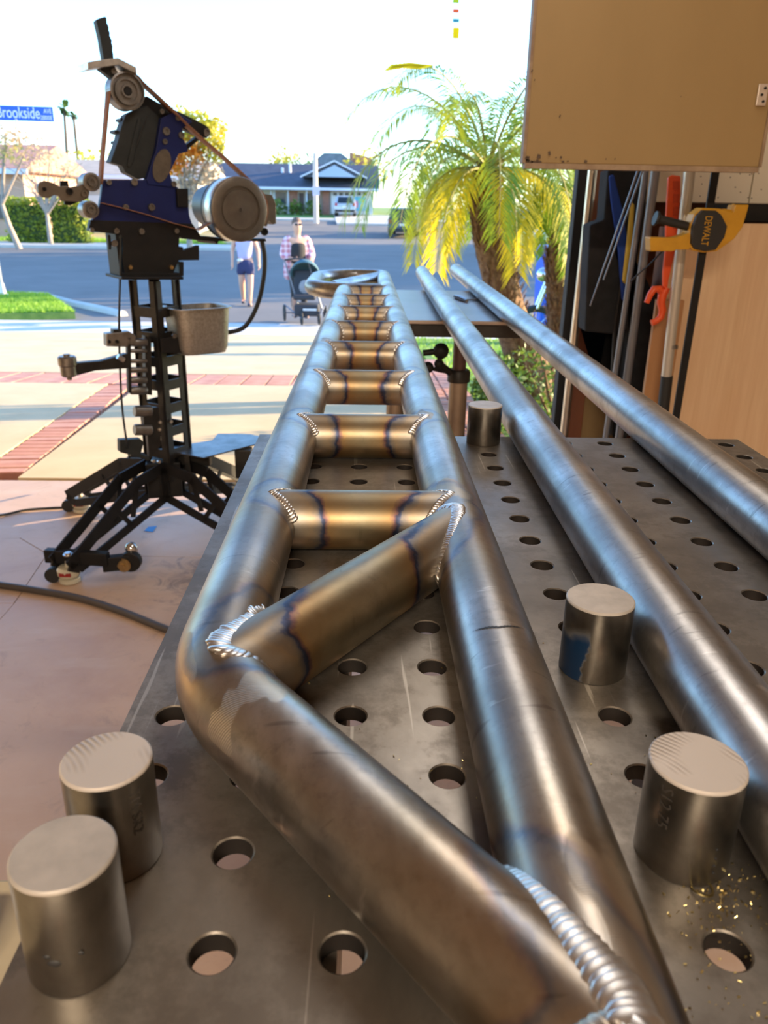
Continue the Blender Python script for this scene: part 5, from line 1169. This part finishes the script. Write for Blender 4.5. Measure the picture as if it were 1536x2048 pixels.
p = atY(1133, 440, 42); car('pale car mostly hidden behind the palms at right', (p.x+.3, 42, zg(42)-.05), -.9, (.60,.70,.78))
# motorcycle and blue bin glimpsed between the palm trunks
my = 9.6; mq = atY(1056, 600, my); mz = zg(my)-.02; mt_ = thing('motorcycle', 'parked motorcycle with chrome parts glimpsed between the palm trunks', 'motorcycle', (mq.x, my, mz))
for dx, nm in ((.0, 'front_wheel'), (1.15, 'rear_wheel')):
    wc = V((mq.x+.12+dx, my, mz+.31)); o = MB().lathe(wc, (0,1,0), [(.22,-.03),(.29,-.045),(.31,0),(.29,.045),(.22,.03),(.22,-.03)], 30).build(nm, RUBBER, mt_)
    m = MB().cyl(wc-V((0,.03,0)), wc+V((0,.03,0)), .05, 12)
    for k in range(8): m.cyl(wc, wc+V((cos(k*pi/4)*.225, 0, sin(k*pi/4)*.225)), .006, 6)
    m.build('spokes', bpy.data.materials['chrome'], o)
MB().tube([mq+V((.12,-.07,-.1)), mq+V((.30,-.07,.45))], .022, 10).tube([mq+V((.12,.07,-.1)), mq+V((.30,.07,.45))], .022, 10).build('fork', bpy.data.materials['chrome'], mt_)
MB().ball(mq+V((.18,0,.32)), (.10,.09,.09), 14, 9).build('headlight', bpy.data.materials['chrome'], mt_)
MB().ball(mq+V((.55,0,.32)), (.28,.12,.11), 16, 9).build('fuel_tank', NAVY, mt_); MB().ball(mq+V((1.0,0,.25)), (.32,.13,.07), 16, 9).build('seat', RUBBER, mt_)
MB().box(mq+V((.68,0,-.02)), (.34,.24,.30)).build('engine', GREYMT, mt_, smooth=False, bevel=.03); MB().tube([mq+V((.3,.0,.40)), mq+V((.6,0,-.2)), mq+V((1.2,0,0))], .02, 8).build('frame', BLACKM, mt_)
bq = atY(1106, 512, 11.2); bz = zg(11.2)-.02; bn = thing('blue_bin', 'bright blue bin partly hidden behind the second palm trunk', 'bin', (bq.x, 11.2, bz))
m = MB(); zt_b = atY(1096, 490, 11.2).z
m.add([(bq.x-.15, 11.0, bz), (bq.x+.15, 11.0, bz), (bq.x+.15, 11.45, bz), (bq.x-.15, 11.45, bz), (bq.x-.19, 10.93, zt_b-.06), (bq.x+.19, 10.93, zt_b-.06), (bq.x+.19, 11.52, zt_b-.06), (bq.x-.19, 11.52, zt_b-.06)], [(3,2,1,0),(4,5,6,7),(0,1,5,4),(1,2,6,5),(2,3,7,6),(3,0,4,7)])
BB = mk('bin_blue', (.01,.10,.62), .45); m.build('body', BB, bn, smooth=False, bevel=.02); MB().box((bq.x, 11.22, zt_b-.035), (.42, .62, .05)).build('lid', BB, bn, smooth=False, bevel=.015)
# ================================================================ far house
HZ = 79; hz0 = zg(HZ)+.03
BROOF = mk('blue_grey_shingles', (.06,.068,.095), .85, 0, (.08,.09,.12), 1.5); WALLC = mk('house_cream', (.62,.55,.46), .85, 0, (.55,.48,.40), .6); BRK = mk('house_brick', (.36,.15,.10), .85, 0, (.45,.22,.15), 3); GLS = mk('window_glass', (.05,.06,.08), .1); GTR = mk('house_white', (.70,.72,.78), .7)
hs = thing('far_house', 'single storey house with blue-grey roof and white gable at the end of the street', 'house', (atY(590, 420, HZ).x, HZ, hz0))
hx0, hx1 = atY(405, 400, HZ).x, atY(745, 400, HZ).x; ez = atY(590, 378, HZ).z; gxs = atY(650, 400, HZ).x
MB().box(((hx0+hx1)/2, HZ+4, (hz0+ez)/2), (hx1-hx0-.6, 8, ez-hz0)).build('wall', WALLC, hs, smooth=False)
rz_ = atY(500, 326, HZ+4).z
m = MB(); m.prism([(hx0-.6, HZ-1.2, ez), (hx0-.6, HZ-1.2, ez+.12), (hx0-.6, HZ+4, rz_), (hx0-.6, HZ+9.2, ez+.12), (hx0-.6, HZ+9.2, ez)], (hx1-hx0+1.2, 0, 0)); m.build('roof', BROOF, hs, smooth=False)
MB().box(((hx0+hx1)/2, HZ-1.25, ez+.02), (hx1-hx0+1.2, .08, .22)).build('fascia', GTR, hs, smooth=False)
ga, gb, gc_ = atY(603, 354, HZ-1.4), atY(732, 356, HZ-1.4), atY(669, 322, HZ-1.4)
MB().prism([V((ga.x, HZ-1.5, ga.z)), V((gb.x, HZ-1.5, ga.z)), V((gc_.x, HZ-1.5, gc_.z))], (0, 4.5, 0)).build('gable_roof', BROOF, hs, smooth=False)
MB().prism([V((ga.x+.9, HZ-1.56, ga.z+.05)), V((gb.x-.9, HZ-1.56, ga.z+.05)), V((gc_.x, HZ-1.56, gc_.z-.32))], (0, .07, 0)).build('gable', mk('gable_grey', (.42,.50,.62), .7), hs, smooth=False)
MB().bar(V((ga.x-.1, HZ-1.6, ga.z)), V((gc_.x, HZ-1.6, gc_.z)), .12, .3, (0,1,0)).bar(V((gb.x+.1, HZ-1.6, ga.z)), V((gc_.x, HZ-1.6, gc_.z)), .12, .3, (0,1,0)).build('gable_trim', GTR, hs, smooth=False)
def HB(name, x0, x1, y0, y1, mat, dy=-.1, par=hs, th=.1):
    a, b = atY(x0, y0, HZ+dy), atY(x1, y1, HZ+dy); return MB().box(((a.x+b.x)/2, HZ+dy+th/2, (a.z+b.z)/2), (abs(b.x-a.x), th, abs(a.z-b.z))).build(name, mat, par, smooth=False)
gd_ = HB('garage_door', 662, 745, 383, 429, WHITE)
for k in range(6): HB('pane', 666+k*12, 674+k*12, 385, 391, GLS, -.14, gd_, .05)
HB('brick_column', 645, 659, 379, 432, BRK, -.25); HB('window', 552, 572, 384, 408, GLS); HB('window_trim', 546, 551, 380, 412, GTR); HB('door', 598, 608, 386, 424, mk('door_brown', (.10,.06,.05), .6)); HB('brick_wall', 578, 596, 382, 424, BRK, -.08); HB('window', 614, 630, 386, 410, GLS); HB('brick_wall', 630, 646, 384, 428, mk('tan_brick', (.42,.30,.22), .9), -.05)
b = HB('banner', 688, 732, 393, 422, mk('banner_teal', (.16,.55,.72), .6), -.2, hs, .03); HB('banner_print', 696, 716, 402, 416, mk('banner_pink', (.80,.25,.38), .6), -.24, b, .02); HB('banner_print', 716, 730, 396, 406, mk('banner_green', (.20,.60,.40), .6), -.24, b, .02)
for x_ in (502, 541, 575, 612): HB('porch_post', x_, x_+3, 380, 428, GTR, -.9)
for (px, py) in ((580, 336), (565, 343)): q = atY(px, py, HZ+2); MB().cyl(q+V((0,0,-.5)), q+V((0,0,.35)), .12, 10).build('roof_vent', GTR, hs)
# house behind with another roof
h2s = thing('background_house', 'grey tiled roof rising behind the white gable', 'house', (atY(665, 330, 100).x, 100, 1.0)); a, b, c = atY(600, 345, 98), atY(738, 345, 98), atY(665, 306, 98)
MB().prism([V((a.x, 98, a.z)), V((b.x, 98, a.z)), V((c.x+1, 98, c.z)), V((c.x-1, 98, c.z))], (0, 8, 0)).build('roof', mk('grey_tiles', (.20,.22,.27), .9, 0, (.14,.16,.20), 2), h2s, smooth=False)
MB().box(((a.x+b.x)/2, 102, (a.z+.6)/2), (abs(b.x-a.x)*.9, 7, a.z-.6)).build('wall', WALLC, h2s, smooth=False)
c = atY(716, 312, 99); MB().prism([V((c.x-1, 99, c.z-1.2)), V((c.x+1.6, 99, c.z-1.2)), V((c.x+1.6, 99, c.z-.2)), V((c.x-1, 99, c.z+.4))], (0,2,0)).build('dormer', BRK, h2s, smooth=False)
# left houses
def lhouse(lab, px0, px1, pe, pr_, Y, wm, rm, gy=None):
    a, b = atY(px0, 400, Y), atY(px1, 400, Y); z0 = zg(Y); ze, zr = atY(100, pe, Y).z, atY(100, pr_, Y+4).z
    t = thing('house', lab, 'house', ((a.x+b.x)/2, Y, z0)); MB().box(((a.x+b.x)/2, Y+4, (z0+ze)/2), (b.x-a.x, 8, ze-z0)).build('wall', wm, t, smooth=False)
    MB().prism([(a.x-.6, Y-.8, ze), (a.x-.6, Y-.8, ze+.15), (a.x-.6, Y+4, zr), (a.x-.6, Y+8.8, ze+.15), (a.x-.6, Y+8.8, ze)], (b.x-a.x+1.2, 0, 0)).build('roof', rm, t, smooth=False)
    MB().box(((a.x+b.x)/2, Y-.82, ze), (b.x-a.x+1.2, .08, .25)).build('fascia', GTR, t, smooth=False)
    return t, a, b, z0, ze
SAL = mk('salmon_wall', (.60,.38,.28), .85, 0, (.52,.32,.24), .6); TANR = mk('tan_shingles', (.46,.36,.28), .9, 0, (.38,.30,.23), 1.5); REDR = mk('red_tiles', (.40,.17,.13), .9, 0, (.50,.26,.18), 2)
t, a, b, z0, ze = lhouse('long low house with tan shingle roof behind the hedge', 85, 395, 352, 318, 55, WALLC, TANR)
for x_ in (.15, .4, .62, .85): MB().box((a.x+(b.x-a.x)*x_, 54.96, z0+1.6), (1.6, .1, 1.2)).build('window', GLS, t, smooth=False)
MB().box((a.x+(b.x-a.x)*.28, 54.94, z0+1.2), (2.6, .12, 2.2)).build('garage_door', WHITE, t, smooth=False)
t, a, b, z0, ze = lhouse('salmon house with red tiled roof at the left edge', -160, 52, 345, 290, 44, SAL, REDR)
MB().box((b.x-1.6, 43.96, z0+1.6), (1.2, .1, 1.2)).build('window', GLS, t, smooth=False)
# ================================================================ trees and hedges
def crown(m, c, r, n, s):
    for k in range(n):
        a = V((random.gauss(0,1), random.gauss(0,1), random.gauss(0,1))).normalized()*(random.random()**.45); p = V((c[0]+a.x*r[0], c[1]+a.y*r[1], c[2]+a.z*r[2]))
        R = Quaternion(V((random.gauss(0,1), random.gauss(0,1), random.gauss(0,1))).normalized(), random.uniform(0, 6.28)).to_matrix(); q = s*random.uniform(.6, 1.3)
        m.add([p + R @ V(u) for u in ((-q,0,0), (0,-q*.5,0), (q,0,.15*q), (0,q*.5,0))], [(0,1,2,3)])
BARK = mk('pale_bark', (.42,.34,.27), .9, 0, (.30,.24,.19), 4); BARKD = mk('dark_bark', (.12,.09,.07), .9)
def tree(lab, base, h, blobs, mats, bark=BARK, tr=.16, name='tree', lean=0, branches=True, cat='tree', group=None):
    t = thing(name, lab, cat, tuple(base), group); b = V(base); m = MB(); fork = b + V((lean*.4, 0, h*.42)); m.tube([b-V((0,0,.1)), b.lerp(fork, .5)+V((lean*.05,0,0)), fork], [tr, tr*.8, tr*.65], 10)
    for (c, r, n, s, mi) in blobs:
        c = V(c); m.tube([fork, fork.lerp(c, .5)+V((0,0,.1*h*.2)), c+V((0,0,r[2]*.4))], [tr*.55, tr*.35, tr*.1], 7)
    m.build('trunk', bark, t)
    for mi in range(len(mats)):
        f = MB()
        for (c, r, n, s, k) in blobs:
            if k == mi: crown(f, c, r, n, s)
        if f.v: f.build('foliage', mats[mi], t, smooth=False, keep=True)['kind'] = 'stuff'
    return t
AUT = leafmat('autumn_leaf', (.75,.28,.03), (.80,.45,.05), .5, .6); YG = leafmat('yellow_green_leaf', (.40,.42,.04), (.62,.50,.05), .5, .6); PALE = leafmat('pale_dry_leaf', (.66,.50,.32), (.52,.38,.22), .4, .6); DKG = leafmat('dark_leaf', (.04,.10,.02), (.12,.20,.04), .3, .5)
random.seed(21)
Y = 33; bl = lambda px, py, Y: atY(px, py, Y)
gb_ = bl(375, 430, Y); gb_.z = zg(Y)
tree('autumn tree with orange and yellow leaves behind the grinder', gb_, 4.4, [(bl(405,262,Y), (1.0,1.0,.75), 700, .13, 1), (bl(360,240,Y), (.7,.8,.5), 260, .12, 1), (bl(430,300,Y), (.45,.6,.5), 240, .12, 1), (bl(385,300,Y), (.7,.8,.6), 420, .12, 0), (bl(350,325,Y), (.6,.7,.5), 300, .12, 0), (bl(410,345,Y), (.8,.8,.8), 420, .11, 2), (bl(365,380,Y), (.8,.8,.7), 300, .11, 2)], [AUT, YG, PALE], tr=.13)
for (px, Y, lab, k) in ((30, 36, 'leaning pale trunked young tree left of the grinder', 0), (95, 38.5, 'bare branched pale tree in front of the hedge', 1)):
    b = bl(px, 436, Y); b.z = zg(Y)
    if k == 0: tree(lab, b, 4.2, [(bl(14,270,Y), (.9,.8,.5), 200, .10, 0), (bl(60,300,Y), (1.1,.8,.7), 260, .09, 0), (bl(8,305,Y), (.9,.8,.6), 220, .10, 1)], [PALE, leafmat('lf%d' % k, (.35,.40,.10), (.5,.45,.2), .5)], tr=.14, lean=-1.2)
    else:
        t = tree(lab, b, 3.4, [(bl(60,335,Y), (.6,.6,.5), 120, .08, 0), (bl(100,315,Y), (.6,.6,.4), 120, .08, 0), (bl(140,340,Y), (.6,.6,.4), 120, .08, 0)], [PALE], tr=.12)
        m = MB()
        for j in range(22): a = b + V((0,0,1.3)); m.tube([a, a + V((random.uniform(-1.5,1.7)*.5, 0, .9)), a + V((random.uniform(-1.9,2.1), random.uniform(-.5,.5), random.uniform(1.2,2.4)))], [.05,.03,.012], 5)
        m.build('branches', BARK, t)
Y = 40
for (px0, px1, lab) in ((16, 97, 'clipped green hedge at far left across the street'), (103, 178, 'clipped green hedge right of the bare tree')):
    a, b = bl(px0, 436, Y), bl(px1, 400, Y); b.x -= .12; t = thing('hedge', lab, 'hedge', ((a.x+b.x)/2, Y, zg(Y))); m = MB(); zt = bl(60, 394, Y).z; hh_ = zt - zg(Y)
    for k in range(3600):
        p = V((random.uniform(a.x, b.x), Y+random.uniform(-.5, .5), zg(Y)+hh_*random.random())); R = Quaternion(V((random.gauss(0,1), random.gauss(0,1), random.gauss(0,1))).normalized(), random.uniform(0, 6.28)).to_matrix(); q = .09*random.uniform(.6, 1.3)
        m.add([p + R @ V(u) for u in ((-q,0,0), (0,-q*.5,0), (q,0,0), (0,q*.5,0))], [(0,1,2,3)])
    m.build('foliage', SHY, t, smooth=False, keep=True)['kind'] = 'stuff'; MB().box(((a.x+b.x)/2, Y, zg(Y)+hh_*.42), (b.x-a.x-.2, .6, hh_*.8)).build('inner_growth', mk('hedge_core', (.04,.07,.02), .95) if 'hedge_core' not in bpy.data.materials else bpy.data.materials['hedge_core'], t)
# tall fan palms
for (px, py, lab) in ((128, 216, 'taller slender fan palm in the far distance'), (147, 232, 'thinner fan palm leaning right of the taller one')):
    Y = 90 if px < 140 else 95; tp_ = bl(px, py, Y); b = bl(px+(6 if px < 140 else 12), 330, Y); t = thing('fan_palm', lab, 'palm tree', (b.x, Y, zg(Y))); b.z = zg(Y)
    MB().tube([b, b.lerp(tp_, .5)+V((-.1,0,0)), tp_], [.22,.17,.15], 8).build('trunk', BARKD, t); m = MB()
    for k in range(26):
        a = random.uniform(0, 6.28); e = random.uniform(-1.0, 1.2); d = V((cos(a)*cos(e), sin(a)*cos(e), sin(e))); L = random.uniform(.7, 1.1)*(1 if px < 140 else .6); sd = d.cross(V((.3,.2,1))).normalized()*.28
        m.add([tp_, tp_+d*L*.7+sd, tp_+d*L, tp_+d*L*.7-sd], [(0,1,2,3)])
    m.build('fronds', DKG, t, smooth=False, keep=True)['kind'] = 'stuff'
for (px, py, Y, r, lab, mt, nn) in ((180,330,75,(3.2,2,1.4),'distant pale green treetop above the tan roof',YG,350),(570,322,99,(2.2,2,1.6),'small yellow green treetop above the blue roof',YG,260),(600,330,112,(5,2,1.6),'dark distant treetops behind the far house roof',DKG,400),(735,338,96,(3.2,2,2.4),'yellow green tree at the right end of the far house',YG,400),(862,385,61,(1.9,1.6,2.3),'rounded dark green tree behind the dark SUV',DKG,900),(1030,380,40,(3.5,3,2.8),'mid green tree behind the palm',YG,900),(905,345,80,(4.5,3,2.6),'row of dark trees beyond the street corner',DKG,1000)):
    c = bl(px, py, Y); b = V((c.x, Y, zg(Y))); tree(lab, b, max(1, c.z-b.z), [(c, r, nn, .25 if Y > 70 else .16, 0)], [mt], tr=.15)
# shrubs along the far house
for (px, py, w_, lab) in ((556, 414, .85, 'green shrub under the far house window'), (592, 424, .6, 'low shrub near the far house door'), (625, 418, .8, 'shrub left of the brick column of the far house')):
    c = bl(px, py, 77); clump('house_shrub', (c.x, 77, zg(77)), (w_, .7), 1.5, 320, SHR, lab, w=.16, stem=True)
# trees and neighbour house to the right, outside the picture, that shade the street
random.seed(9)
for (x_, y_, h_) in ((24, 29, 10.5), (31, 35, 12), (22, 37, 9), (38, 44, 13), (30, 50, 9.5)):
    tree('big street tree beyond the right side of the picture', (x_, y_, zg(y_)), h_, [((x_, y_, zg(y_)+h_*.62), (4.2, 4.6, h_*.42), 2600, .42, 0)], [DKG], BARKD, .3, group='street trees right of the picture')
